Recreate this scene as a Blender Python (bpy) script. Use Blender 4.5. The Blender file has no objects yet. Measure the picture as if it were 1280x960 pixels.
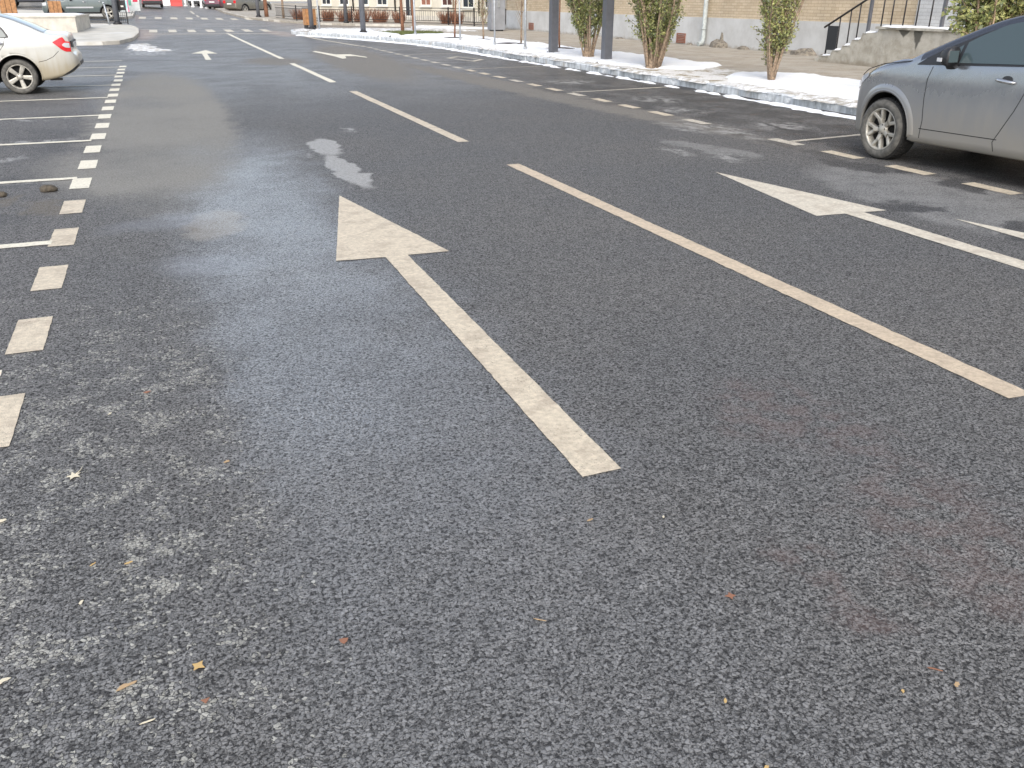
import bpy, bmesh, math, random
from mathutils import Vector, Matrix, noise as mnoise
import numpy as np
R = math.radians
PI = math.pi
random.seed(7)
sc = bpy.context.scene
COL = sc.collection

# ------------------------------------------------------------------ camera
F_PX, PITCH, YAW = 1072.16, 0.423659, 0.370131
cam = bpy.data.cameras.new('camera')
cam.sensor_width = 36.0
cam.lens = 36.0 * F_PX / 1280.0
cam.clip_start = 0.05
cam.clip_end = 3000
camo = bpy.data.objects.new('camera', cam)
COL.objects.link(camo)
camo.location = (0, 0, 1.54)
camo.rotation_euler = (PI / 2 - PITCH, 0, -YAW)
sc.camera = camo

# ------------------------------------------------------------------ sky, sun, exposure
SUN_EL, SUN_ROT = R(40), R(203)        # thin cloud: soft sun from behind
w = bpy.data.worlds.new('World')
sc.world = w
w.use_nodes = True
wt = w.node_tree
wt.nodes.clear()
sky = wt.nodes.new('ShaderNodeTexSky')
sky.sky_type = 'NISHITA'
sky.sun_disc = False
sky.sun_elevation = SUN_EL
sky.sun_rotation = SUN_ROT
sky.air_density = 1.0
sky.dust_density = 2.0
sky.ozone_density = 1.0
hsv = wt.nodes.new('ShaderNodeHueSaturation')
hsv.inputs['Saturation'].default_value = 0.58
bg = wt.nodes.new('ShaderNodeBackground')
bg.inputs['Strength'].default_value = 0.15
wo = wt.nodes.new('ShaderNodeOutputWorld')
wt.links.new(sky.outputs[0], hsv.inputs['Color'])
wt.links.new(hsv.outputs[0], bg.inputs[0])
wt.links.new(bg.outputs[0], wo.inputs[0])
sun = bpy.data.lights.new('sun', 'SUN')
sun.energy = 0.9
sun.angle = R(35)
sun.color = (1.0, 0.94, 0.84)
suno = bpy.data.objects.new('sun', sun)
COL.objects.link(suno)
sd = Vector((math.sin(SUN_ROT) * math.cos(SUN_EL), math.cos(SUN_ROT) * math.cos(SUN_EL), math.sin(SUN_EL)))
suno.rotation_euler = (-sd).to_track_quat('-Z', 'Y').to_euler()
sc.view_settings.view_transform = 'Standard'
sc.view_settings.look = 'None'
sc.view_settings.gamma = 1.0
sc.view_settings.use_curve_mapping = False
sc.view_settings.exposure = 1.05
sc.render.engine = 'CYCLES'
sc.cycles.max_bounces = 6
sc.cycles.use_denoising = True

# ------------------------------------------------------------------ terrain
def zg(x, y):
    t = max(0.0, y - 34.0)
    s = .00034 * t * t if t < 46 else .00034 * 46 * 46 + .0313 * (t - 46)
    return s * min(1.4, max(.3, 1 - .08 * x))

def nz(x, y, z=0.0):
    return mnoise.noise(Vector((x, y, z)))

# ------------------------------------------------------------------ node helper
class NT:
    def __init__(self, name):
        self.m = bpy.data.materials.new(name)
        self.m.use_nodes = True
        self.t = self.m.node_tree
        self.t.nodes.clear()
        self.out = self.t.nodes.new('ShaderNodeOutputMaterial')
        self.b = self.t.nodes.new('ShaderNodeBsdfPrincipled')
        self.t.links.new(self.b.outputs[0], self.out.inputs[0])

    def set(self, inp, v):
        if isinstance(v, bpy.types.NodeSocket):
            self.t.links.new(v, inp)
        elif v is not None:
            if isinstance(v, (tuple, list)) and len(v) == 3 and inp.type == 'RGBA':
                v = (*v, 1)
            inp.default_value = v

    def math(self, op, a, b=None, clamp=False):
        n = self.t.nodes.new('ShaderNodeMath')
        n.operation = op
        n.use_clamp = clamp
        self.set(n.inputs[0], a)
        if b is not None:
            self.set(n.inputs[1], b)
        return n.outputs[0]

    def mul(self, a, b): return self.math('MULTIPLY', a, b)
    def add(self, a, b): return self.math('ADD', a, b)
    def sub(self, a, b): return self.math('SUBTRACT', a, b)
    def mx(self, a, b): return self.math('MAXIMUM', a, b)

    def vmath(self, op, a, b):
        n = self.t.nodes.new('ShaderNodeVectorMath')
        n.operation = op
        self.set(n.inputs[0], a)
        if op == 'SCALE':
            self.set(n.inputs[3], b)
        else:
            self.set(n.inputs[1], b)
        return n.outputs[0]

    def pos(self):
        return self.t.nodes.new('ShaderNodeNewGeometry').outputs['Position']

    def obj(self):
        return self.t.nodes.new('ShaderNodeTexCoord').outputs['Object']

    def xyz(self, v):
        n = self.t.nodes.new('ShaderNodeSeparateXYZ')
        self.set(n.inputs[0], v)
        return n.outputs

    def comb(self, x, y, z=0.0):
        n = self.t.nodes.new('ShaderNodeCombineXYZ')
        for i, v in enumerate((x, y, z)):
            self.set(n.inputs[i], v)
        return n.outputs[0]

    def noise(self, vec, scale, detail=3, rough=.55, color=False, dist=0.0):
        n = self.t.nodes.new('ShaderNodeTexNoise')
        self.set(n.inputs['Vector'], vec)
        n.inputs['Scale'].default_value = scale
        n.inputs['Detail'].default_value = detail
        n.inputs['Roughness'].default_value = rough
        n.inputs['Distortion'].default_value = dist
        return n.outputs['Color' if color else 'Fac']

    def vor(self, vec, scale, feature='F1', out='Distance', dims='2D'):
        n = self.t.nodes.new('ShaderNodeTexVoronoi')
        n.voronoi_dimensions = dims
        n.feature = feature
        self.set(n.inputs['Vector'], vec)
        n.inputs['Scale'].default_value = scale
        return n.outputs[out]

    def ss(self, v, a, b, lo=0.0, hi=1.0):
        n = self.t.nodes.new('ShaderNodeMapRange')
        n.interpolation_type = 'SMOOTHSTEP'
        self.set(n.inputs['Value'], v)
        inv = a > b
        if inv:
            a, b, lo, hi = b, a, hi, lo
        n.inputs['From Min'].default_value = a
        n.inputs['From Max'].default_value = b
        n.inputs['To Min'].default_value = lo
        n.inputs['To Max'].default_value = hi
        return n.outputs[0]

    def mix(self, f, a, b, blend='MIX'):
        n = self.t.nodes.new('ShaderNodeMix')
        n.data_type = 'RGBA'
        n.blend_type = blend
        self.set(n.inputs[0], f)
        self.set(n.inputs[6], a)
        self.set(n.inputs[7], b)
        return n.outputs[2]

    def scale_col(self, c, f):
        n = self.t.nodes.new('ShaderNodeVectorMath')
        n.operation = 'SCALE'
        self.set(n.inputs[0], c)
        self.set(n.inputs[3], f)
        return n.outputs[0]

    def bump(self, h, strength=.5, dist=.004):
        n = self.t.nodes.new('ShaderNodeBump')
        n.inputs['Strength'].default_value = strength
        n.inputs['Distance'].default_value = dist
        self.set(n.inputs['Height'], h)
        self.t.links.new(n.outputs[0], self.b.inputs['Normal'])

    def P(self, **k):
        names = dict(col='Base Color', rough='Roughness', metal='Metallic', spec='Specular IOR Level', coat='Coat Weight',
                     coatr='Coat Roughness', ior='IOR', trans='Transmission Weight', sss='Subsurface Weight', sheen='Sheen Weight',
                     alpha='Alpha')
        for a, v in k.items():
            self.set(self.b.inputs[names[a]], v)
        return self

def simple(name, col, rough=.6, metal=0.0, var=.15, scale=30.0, bump=0.0, coat=0.0, dirt=None, spec=None):
    """colour with slight uneven wear"""
    n = NT(name)
    p = n.obj()
    f = n.noise(p, scale, 4)
    c = n.mix(n.ss(f, .3, .7), tuple(v * (1 - var) for v in col), tuple(min(1, v * (1 + var)) for v in col))
    if dirt:
        f2 = n.noise(p, scale * .35, 5, .65)
        c = n.mix(n.ss(f2, .52, .72), c, dirt)
    n.P(col=c, rough=n.ss(f, .2, .8, max(.02, rough - .08), min(1, rough + .08)), metal=metal, coat=coat)
    if spec is not None:
        n.P(spec=spec)
    if bump:
        n.bump(f, .5, bump)
    return n.m

# ------------------------------------------------------------------ asphalt
def asphalt(n, p):
    """returns colour, roughness, height sockets for the worn street surface"""
    x, y, _ = n.xyz(p)
    w_fine = n.noise(p, 60, 2, color=True)
    pf = n.vmath('ADD', p, n.vmath('SCALE', n.vmath('SUBTRACT', w_fine, (.5, .5, .5)), .016))
    wv1 = n.noise(p, 2.2, 8, .72, color=True)
    pw = n.vmath('ADD', p, n.vmath('SCALE', n.vmath('SUBTRACT', wv1, (.5, .5, .5)), .9))
    wx, wy, _ = n.xyz(pw)

    wv2 = n.noise(p, 3.2, 4, .55, color=True)
    px2, py2, _ = n.xyz(n.vmath('ADD', p, n.vmath('SCALE', n.vmath('SUBTRACT', wv2, (.5, .5, .5)), .34)))

    def blob(cx, cy, rx, ry, rot=0.0, soft=.35, warp=1):
        X, Y = ((x, y), (wx, wy), (px2, py2))[warp]
        dx, dy = n.sub(X, cx), n.sub(Y, cy)
        if rot:
            c, s = math.cos(rot), math.sin(rot)
            dx, dy = n.add(n.mul(dx, c), n.mul(dy, s)), n.sub(n.mul(dy, c), n.mul(dx, s))
        dx, dy = n.math('DIVIDE', dx, rx), n.math('DIVIDE', dy, ry)
        r = n.math('SQRT', n.add(n.mul(dx, dx), n.mul(dy, dy)))
        return n.ss(r, 1 + soft, 1 - soft)

    big = n.noise(p, .55, 5, .6)
    mid = n.noise(p, 5.0, 5, .65)
    grit = n.noise(p, 170, 3, .65)
    lump = n.noise(p, 60, 3, .62)
    edge = n.vor(pf, 84, 'DISTANCE_TO_EDGE')
    cell = n.vor(pf, 84, 'F1', 'Color')
    cr, cg, cb = n.xyz(cell)
    edge2 = n.noise(p, 130, 3, .6, dist=.6)
    wide = n.noise(p, 13, 4, .62)
    # stones of many tones standing in a dark binder, some plucked out, pit shade painted in
    lump2 = n.noise(p, 96, 3, .6)
    rim = n.ss(n.add(edge, n.mul(n.sub(grit, .5), .30)), -.02, .17)
    pluck = n.ss(n.add(cb, n.mul(n.sub(lump, .5), 1.5)), .02, .26)
    pits = n.mx(n.ss(lump2, .465, .405), n.mul(n.ss(lump, .435, .395), .6))
    stone = n.mul(n.add(n.mul(rim, .52), .48), n.add(n.mul(pluck, .55), .45))
    stone = n.mul(stone, n.sub(1.0, n.mul(pits, .84)))
    dark = n.sub(1.0, stone)
    base = n.mix(n.ss(big, .3, .7), (.164, .164, .163), (.186, .181, .173))
    old = n.mx(n.ss(wx, 5.55, 6.3), n.ss(wx, -.35, -.95))
    base = n.mix(n.mul(old, .55), base, (.195, .187, .178))
    tone = n.add(n.mul(cr, .46), n.add(n.mul(grit, .62), n.mul(lump, .30)))
    c = n.scale_col(base, n.add(n.mul(tone, 1.15), .24))
    c = n.scale_col(c, n.ss(wide, .25, .75, .82, 1.18))
    c = n.mix(dark, c, (.022, .022, .023))
    # dusty wheel track on the left: pale stones standing out
    track = n.mul(n.mul(n.ss(wx, -1.1, -.6), n.ss(wx, .22, -.12)), n.ss(y, 5.6, 3.6))
    pale_n = n.ss(n.noise(p, 5.5, 6, .75), .46, .66)
    pale = n.mul(n.math('LESS_THAN', cg, n.mul(n.mul(track, pale_n), .85)), n.ss(edge, .05, .12))
    c = n.mix(n.mul(pale, .8), c, n.scale_col((.46, .45, .40), n.add(n.mul(cr, .5), .55)))
    few = n.mul(n.ss(cb, .975, .99), n.mul(n.ss(mid, .48, .62), n.ss(edge, .05, .14)))
    c = n.mix(n.mul(few, .5), c, (.32, .31, .29))
    # dry dust
    speck = n.ss(n.noise(p, 55, 4, .65), .32, .6, .45, 1.0)
    tan = n.mx(blob(-.05, 14.6, .92, 7.0, 0, .16), blob(-.55, 9.2, .6, 1.4, .25, .4))
    tan = n.mul(tan, n.ss(x, 1.3, .7))
    tan = n.mul(tan, n.ss(big, .25, .6, .5, 1))
    c = n.mix(n.mul(n.mul(tan, speck), .80), c, (.30, .285, .25))
    fart = n.mx(blob(5.1, 25.0, .95, 7.2, -.08, .25), n.mx(blob(6.15, 16.0, .42, 7.5, .055, .3), blob(2.9, 24.8, .7, 1.6, 0, .4)))
    c = n.mix(n.mul(n.mul(fart, speck), .62), c, (.265, .242, .205))
    farm = n.mul(n.ss(wy, 37, 50), n.ss(n.noise(p, .5, 4), .35, .6))
    c = n.mix(n.mul(farm, .6), c, (.23, .21, .185))
    slush = n.mul(n.ss(wx, 6.2, 7.6), n.ss(y, 44, 47))
    c = n.mix(n.mul(slush, .7), c, (.36, .29, .23))
    c = n.mix(n.mul(blob(-.35, 44.2, .5, 4.8, 0, .5), .55), c, (.36, .25, .19))
    c = n.mix(n.mul(blob(5.5, 43.5, .5, 3.2, 0, .5), .55), c, (.36, .26, .2))
    pot = blob(.22, 6.68, .20, .42, -.2, .25, 2)
    c = n.mix(n.mul(pot, .8), c, (.215, .19, .155))
    # light, dry, salty strip beside the right-hand bays, with damp tongues in it
    lot = n.mx(blob(6.0, 5.2, .72, 1.75, -.05, .14, 2), blob(5.6, 8.35, .2, .75, .2, .2))
    damp = n.mx(blob(5.42, 5.3, .2, .2, .4, .3), n.mx(blob(5.75, 4.35, .45, .22, .5, .25), blob(6.35, 6.9, .18, .5, .1, .3)))
    damp = n.mx(damp, n.mul(n.ss(wx, 6.35, 6.55), n.ss(n.noise(p, 1.8, 4), .5, .58)))
    lot = n.mul(lot, n.sub(1.0, damp))
    c = n.mix(n.mul(n.mul(lot, n.mul(speck, n.add(n.mul(stone, .5), .5))), n.ss(n.noise(p, 3.5, 6, .7), .3, .6, .35, .9)), c, (.30, .295, .282))
    c = n.mix(n.mul(damp, .5), c, (.034, .034, .036))
    bay = n.mul(n.ss(wx, 6.7, 7.1), n.ss(n.noise(p, 1.3, 5, .6), .42, .58))
    c = n.mix(n.mul(bay, .42), c, (.042, .041, .040))
    lbay = n.mul(n.ss(wx, -.75, -1.2), n.ss(n.noise(pw, 1.1, 4, .6), .46, .62))
    c = n.mix(n.mul(lbay, .38), c, (.060, .063, .068))
    mud = n.mul(n.ss(wx, 6.2, 6.6), n.ss(n.noise(p, 3.1, 5, .65), .56, .68))
    c = n.mix(n.mul(mud, .32), c, (.15, .105, .075))
    lmud = n.mx(blob(-.98, 7.7, .16, .35, .2, .4), blob(-1.3, 8.2, .1, .2, 0, .4))
    c = n.mix(n.mul(lmud, .5), c, (.17, .145, .11))
    # faint rusty stains
    rust = n.mx(blob(2.2, 2.45, .26, .38, .3, .4), n.mx(blob(2.1, 1.65, .24, .42, -.3, .4), blob(1.6, 1.5, .1, .2, 0, .5)))
    rust = n.mul(rust, n.ss(n.noise(p, 9, 4), .38, .6))
    c = n.mix(n.mul(rust, .30), c, (.175, .118, .108))
    # thin ice and meltwater film
    ice = n.mx(blob(1.62, 10.05, .16, .66, -.06, .16, 2), blob(1.57, 8.55, .125, .92, 0, .16, 2))
    for (a, b, rx, ry) in ((1.36, 9.55, .06, .14), (2.13, 11.35, .1, .22), (5.15, 8.35, .1, .3), (5.45, 7.75, .12, .22),
                           (6.6, 9.6, .22, .9), (7.5, 9.6, .35, .35), (7.6, 13.0, .35, .5), (7.2, 11.6, .25, .4), (6.25, 9.9, .16, .5),
                           (-1.55, 8.95, .5, .1), (-1.6, 11.6, .45, .16), (-1.9, 13.9, .6, .18), (-1.7, 10.4, .25, .15),
                           (-.2, 30.5, .8, 2.0), (7.6, 16.4, .4, .5)):
        ice = n.mx(ice, n.mul(blob(a, b, rx, ry, 0, .6), n.ss(n.noise(n.comb(n.mul(x, 1.0), n.mul(y, .45)), 7, 5, .7), .42, .60)))
    icet = n.ss(n.noise(p, 30, 3), .3, .7, .8, 1.1)
    c = n.mix(n.mul(ice, .82), c, n.scale_col((.33, .325, .31), icet))
    smear = n.mx(blob(-.15, 6.85, .36, .22, .2, .5, 2), blob(.1, 5.6, .3, .25, 0, .5, 2))
    c = n.mix(n.mul(smear, .4), c, (.24, .255, .28))
    # polished, damp lane: lower roughness
    lane = n.mx(n.mul(n.mul(n.ss(wx, -.25, .35), n.ss(wx, 1.6, .75)), n.mul(n.ss(wy, .0, 3.5), n.ss(wy, 13, 8))), n.mul(n.ss(wy, 11, 20), .5))
    lane = n.mul(lane, n.ss(n.noise(p, .9, 4, .6), .3, .62, .5, 1.0))
    dry = n.mx(n.mx(tan, fart), n.mx(lot, track))
    wet = n.mul(lane, n.sub(1.0, dry))
    rough = n.sub(.66, n.mul(wet, n.add(.20, n.mul(cr, .26))))
    rough = n.sub(rough, n.mul(ice, .12))
    rough = n.sub(rough, n.mul(damp, .1))
    h = n.add(n.mul(stone, 1.0), n.add(n.mul(grit, .35), n.mul(cr, .3)))
    h = n.mul(h, n.sub(1.0, n.mul(ice, .85)))
    rough = n.add(rough, n.mul(dark, .2))
    return c, rough, h, dark, wet

def asphalt_mat():
    n = NT('worn asphalt')
    p = n.pos()
    c, r, h, g, wet = asphalt(n, p)
    n.P(col=c, rough=r, spec=n.mul(n.add(.45, n.mul(wet, .85)), n.sub(1.0, n.mul(g, .85))))
    n.P(coat=n.mul(wet, n.sub(.72, n.mul(g, .66))), coatr=.30)
    n.b.inputs['Coat IOR'].default_value = 1.7
    n.bump(h, .8, .005)
    return n.m

def paint_mat(name, col, wear=.0, tyre=.35):
    n = NT(name)
    p = n.pos()
    grit = n.noise(p, 150, 3, .6)
    cells = n.vor(p, 60, 'DISTANCE_TO_EDGE')
    m1 = n.noise(p, 7, 5, .65)
    m2 = n.noise(p, 38, 4, .65)
    c = n.mix(n.ss(m2, .25, .75), tuple(v * .80 for v in col), tuple(min(.8, v * 1.16) for v in col))
    c = n.mix(n.mul(n.ss(m1, .45, .66), tyre), c, (.31, .25, .19))
    worn = n.mul(n.ss(n.noise(p, 95, 4, .7), .60 - wear * .2, .72 - wear * .2), n.ss(n.noise(p, 4, 4), .42 - wear * .3, .62 - wear * .3))
    c = n.mix(n.mul(worn, .75), c, (.10, .095, .088))
    n.P(col=c, rough=.62, spec=.35)
    n.bump(n.add(n.mul(grit, .6), n.ss(cells, 0, .2)), .4, .003)
    return n.m

M = {}
M['asphalt'] = asphalt_mat()
M['paint'] = paint_mat('lane paint', (.565, .49, .375), .16, .5)
M['paint_tan'] = paint_mat('yellowed lane paint', (.54, .445, .33), .08, .35)
M['paint_white'] = paint_mat('newer white paint', (.59, .54, .445), .1, .4)
M['paint_far'] = paint_mat('cream road paint', (.70, .65, .53), .0, .1)
M['paint_worn'] = paint_mat('worn bay paint', (.58, .53, .44), .55)
M['concrete'] = simple('grey concrete', (.40, .38, .33), .85, var=.22, scale=6, bump=.01, dirt=(.27, .25, .21))
M['concrete_light'] = simple('pale concrete', (.52, .49, .43), .85, var=.15, scale=3, bump=.01)
M['steel_dark'] = simple('dark grey painted steel', (.105, .110, .125), .45, var=.1, scale=8)
M['steel_black'] = simple('black painted iron', (.018, .016, .017), .45, var=.2, scale=20)
M['galv'] = simple('galvanised steel', (.36, .38, .40), .42, metal=.55, var=.15, scale=14)
M['zinc'] = simple('dull painted zinc', (.40, .43, .42), .6, var=.15, scale=10)
M['rubble'] = simple('crumbling dark footing', (.20, .175, .14), .9, var=.45, scale=14, bump=.02)
M['wood_bin'] = simple('orange varnished wood', (.40, .20, .085), .5, var=.25, scale=9)
M['soil'] = simple('wet dark soil', (.035, .026, .020), .95, var=.5, scale=40, bump=.03)

def snow_mat():
    n = NT('old snow')
    p = n.pos()
    a = n.noise(p, 3, 5, .65)
    b = n.noise(p, 28, 4, .65)
    c = n.mix(n.ss(a, .3, .7), (.80, .83, .87), (.86, .87, .88))
    c = n.mix(n.mul(n.ss(b, .64, .76), .7), c, (.40, .34, .26))
    n.P(col=c, rough=.75, spec=.3)
    n.bump(n.add(a, n.mul(b, .5)), .6, .05)
    return n.m
M['snow'] = snow_mat()

def dirty_snow_mat():
    n = NT('dirty trodden snow')
    p = n.pos()
    a = n.noise(p, 4, 6, .7)
    b = n.noise(p, 24, 4, .65)
    c = n.mix(n.ss(a, .40, .60), (.40, .37, .32), (.80, .81, .82))
    c = n.mix(n.mul(n.ss(b, .58, .72), .6), c, (.25, .22, .18))
    n.P(col=c, rough=.8, spec=.3)
    n.bump(n.add(a, n.mul(b, .5)), .6, .04)
    return n.m
M['snow_dirty'] = dirty_snow_mat()

def verge_mat():
    n = NT('trodden verge')
    p = n.pos()
    a = n.noise(p, 2.6, 6, .68)
    b = n.noise(p, 32, 4, .65)
    c = n.mix(n.ss(b, .3, .7), (.24, .195, .125), (.40, .345, .25))
    c = n.mix(n.ss(a, .40, .52), c, n.mix(n.ss(b, .3, .7), (.60, .585, .55), (.80, .80, .80)))
    c = n.mix(n.mul(n.ss(n.noise(p, 7, 4), .6, .7), .5), c, (.16, .15, .07))
    n.P(col=c, rough=.9, spec=.2)
    n.bump(b, .8, .02)
    return n.m
M['verge'] = verge_mat()

def pavement_mat():
    n = NT('dusty pavement')
    p = n.pos()
    x, y, z = n.xyz(p)
    br = n.t.nodes.new('ShaderNodeTexBrick')
    n.set(br.inputs['Vector'], n.comb(y, x))
    for k, v in (('Scale', 1.0), ('Mortar Size', .006), ('Brick Width', .4), ('Row Height', .2), ('Bias', 0.0)):
        br.inputs[k].default_value = v
    br.inputs['Color1'].default_value = (.335, .300, .245, 1)
    br.inputs['Color2'].default_value = (.385, .345, .290, 1)
    br.inputs['Mortar'].default_value = (.20, .18, .15, 1)
    a = n.noise(p, 1.1, 6, .65)
    b = n.noise(p, 40, 3, .6)
    c = n.mix(n.mul(n.ss(a, .45, .62), .6), br.outputs['Color'], (.43, .40, .35))
    c = n.mix(n.mul(n.ss(n.noise(p, 2.7, 5), .56, .7), .45), c, (.20, .185, .165))
    c = n.scale_col(c, n.ss(b, .2, .8, .85, 1.12))
    n.P(col=c, rough=.85, spec=.3)
    n.bump(b, .4, .005)
    return n.m
M['pavement'] = pavement_mat()
M['plaza'] = simple('pale plaza slabs', (.50, .475, .415), .8, var=.14, scale=1.5, bump=.005, dirt=(.60, .60, .585))

def kerb_mat():
    n = NT('icy kerb stone')
    p = n.pos()
    x, y, z = n.xyz(p)
    a = n.noise(n.comb(x, y, n.mul(z, .35)), 9, 5, .65)
    c = n.mix(n.ss(a, .32, .68), (.36, .375, .385), (.64, .67, .69))
    c = n.mix(n.mul(n.ss(n.noise(p, 5, 4), .55, .65), .7), c, (.82, .83, .84))
    c = n.mix(n.mul(n.ss(n.noise(p, 1.3, 4), .55, .7), .6), c, (.37, .30, .21))
    n.P(col=c, rough=.5, spec=.5)
    n.bump(a, .5, .02)
    return n.m
M['kerb'] = kerb_mat()

def brick_mat(name, c1, c2, mo, axis='y', bw=.27, rh=.077):
    n = NT(name)
    p = n.pos()
    x, y, z = n.xyz(p)
    br = n.t.nodes.new('ShaderNodeTexBrick')
    n.set(br.inputs['Vector'], n.comb(y if axis == 'y' else x, z))
    for k, v in (('Scale', 1.0), ('Mortar Size', .007), ('Brick Width', bw), ('Row Height', rh), ('Bias', 0.0), ('Mortar Smooth', .2)):
        br.inputs[k].default_value = v
    br.inputs['Color1'].default_value = (*c1, 1)
    br.inputs['Color2'].default_value = (*c2, 1)
    br.inputs['Mortar'].default_value = (*mo, 1)
    a = n.noise(p, 1.2, 6, .65)
    b = n.noise(p, 45, 3, .6)
    c = n.scale_col(br.outputs['Color'], n.ss(a, .25, .75, .85, 1.12))
    c = n.scale_col(c, n.ss(b, .2, .8, .9, 1.1))
    n.P(col=c, rough=.85, spec=.25)
    n.bump(n.add(n.mul(br.outputs['Fac'], -1.0), n.mul(b, .3)), .5, .008)
    return n.m
M['brick'] = brick_mat('beige facing brick', (.51, .41, .285), (.59, .49, .355), (.40, .31, .215))
M['brick_white'] = brick_mat('white painted brick', (.52, .525, .53), (.57, .575, .575), (.44, .44, .44))

def plinth_mat():
    n = NT('stained grey plinth render')
    p = n.pos()
    x, y, z = n.xyz(p)
    a = n.noise(p, 1.6, 6, .65)
    b = n.noise(n.comb(n.mul(y, 6.0), z, 0.0), 1.2, 4, .6)
    c = n.mix(n.ss(a, .3, .7), (.47, .465, .45), (.58, .58, .57))
    c = n.mix(n.mul(n.ss(b, .55, .75), .35), c, (.42, .39, .33))
    edge = n.ss(n.add(z, n.mul(n.noise(p, 5, 5, .7), .34)), .40, .26)
    c = n.mix(n.mul(edge, .75), c, (.29, .25, .195))
    n.P(col=c, rough=.85, spec=.25)
    n.bump(n.noise(p, 14, 5), .3, .01)
    return n.m
M['plinth'] = plinth_mat()
M['cream'] = simple('cream house render', (.60, .555, .46), .8, var=.08, scale=1.2)
M['white_trim'] = simple('white painted trim', (.70, .68, .62), .6, var=.06, scale=4)
M['vent_red'] = simple('red brown vent slats', (.27, .115, .075), .6, var=.2, scale=20)
M['door_brown'] = simple('dark red brown door paint', (.075, .030, .022), .5, var=.25, scale=5)
M['pink_wall'] = simple('faded pink render', (.50, .33, .30), .8, var=.1, scale=5)
M['bark'] = simple('grey brown bark', (.27, .20, .14), .9, var=.4, scale=25, bump=.02)
M['bark_orange'] = simple('rust brown bark', (.20, .095, .055), .9, var=.35, scale=25, bump=.01)
M['twig'] = simple('pale bare twig bark', (.40, .285, .185), .85, var=.3, scale=25)

def leafmat(name, col):
    n = NT(name)
    f = n.noise(n.pos(), 9, 2)
    c = n.mix(n.ss(f, .3, .7), tuple(v * .75 for v in col), tuple(v * 1.25 for v in col))
    n.P(col=c, rough=.5, spec=.4)
    return n.m
M['leaf_a'] = leafmat('olive green leaf', (.19, .215, .075))
M['leaf_b'] = leafmat('yellow green leaf', (.35, .35, .135))
M['leaf_c'] = leafmat('dull grey green leaf', (.15, .17, .10))
M['shrub_dry'] = leafmat('dry rust red twigs', (.27, .125, .075))
M['grass'] = leafmat('winter grass', (.115, .135, .045))

def glass_mat(name, col=(.010, .014, .016), rough=.04):
    n = NT(name)
    n.P(col=col, rough=rough, spec=.6)
    return n.m
M['glass'] = glass_mat('dark tinted glass', (.060, .084, .090))
M['glass_house'] = glass_mat('dark house window glass', (.03, .036, .045), .08)
M['rubber'] = simple('dusty tyre rubber', (.10, .095, .085), .85, var=.35, scale=18)
M['tread'] = simple('dark tyre tread', (.022, .021, .020), .85, var=.35, scale=18)
M['alloy'] = simple('dusty light alloy', (.40, .38, .335), .42, metal=.35, var=.15, scale=20)
M['black_in'] = simple('black wheel well', (.006, .006, .006), .9, var=.2)
M['black_plastic'] = simple('black plastic', (.022, .022, .024), .45, var=.15)
M['black_gloss'] = simple('gloss black roof paint', (.030, .034, .048), .14, var=.05, coat=.6)
M['chrome'] = simple('brushed bright metal', (.62, .62, .63), .2, metal=.9, var=.05)
M['lamp_red'] = simple('red lamp plastic', (.62, .022, .028), .2, var=.08, coat=.5)
M['lamp_clear'] = simple('clear lamp plastic', (.55, .56, .58), .12, var=.05, coat=.5)
M['plate'] = simple('white plate', (.7, .7, .68), .5, var=.05)

def car_paint(name, col, rough=.3, metal=.0, dirt=(.26, .235, .19), dz0=.95, dz1=.15, amt=.9):
    n = NT(name)
    p = n.obj()
    x, y, z = n.xyz(p)
    f = n.noise(p, 3, 2, .5)
    f2 = n.noise(n.comb(n.mul(x, 8.0), y, z), 2.5, 2, .5)
    d = n.ss(n.add(z, n.mul(n.sub(n.add(n.mul(f, .6), n.mul(f2, .4)), .5), .5)), dz0, dz1)
    d = n.mul(d, amt)
    n.P(col=n.mix(d, col, dirt), rough=n.add(rough, n.mul(d, .35)), metal=n.mul(metal, n.sub(1.0, d)), coat=n.mul(.7, n.sub(1.0, d)), coatr=.06)
    return n.m
M['grey_paint'] = car_paint('blue grey metallic car paint', (.285, .300, .328), .2, .75, (.27, .25, .215), 1.0, .2, .92)
M['white_paint'] = car_paint('cream white car paint', (.53, .53, .50), .3, 0, (.33, .28, .19), .80, .25, .95)
M['green_paint'] = car_paint('dark grey green car paint', (.09, .115, .115), .3, .2, (.13, .13, .12), .6, .0, .6)
M['red_paint'] = car_paint('dark red car paint', (.30, .035, .055), .3, .1, (.2, .13, .12), .5, .0, .6)
M['beige_paint'] = car_paint('brown grey car paint', (.17, .155, .125), .3, .3, (.2, .18, .14), .5, .0, .6)
M['wine_paint'] = car_paint('wine red car paint', (.13, .03, .05), .3, .2, (.15, .12, .1), .5, .0, .6)
M['silver_paint'] = car_paint('silver car paint', (.45, .46, .48), .3, .3, (.2, .18, .14), .5, .0, .6)

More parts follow.
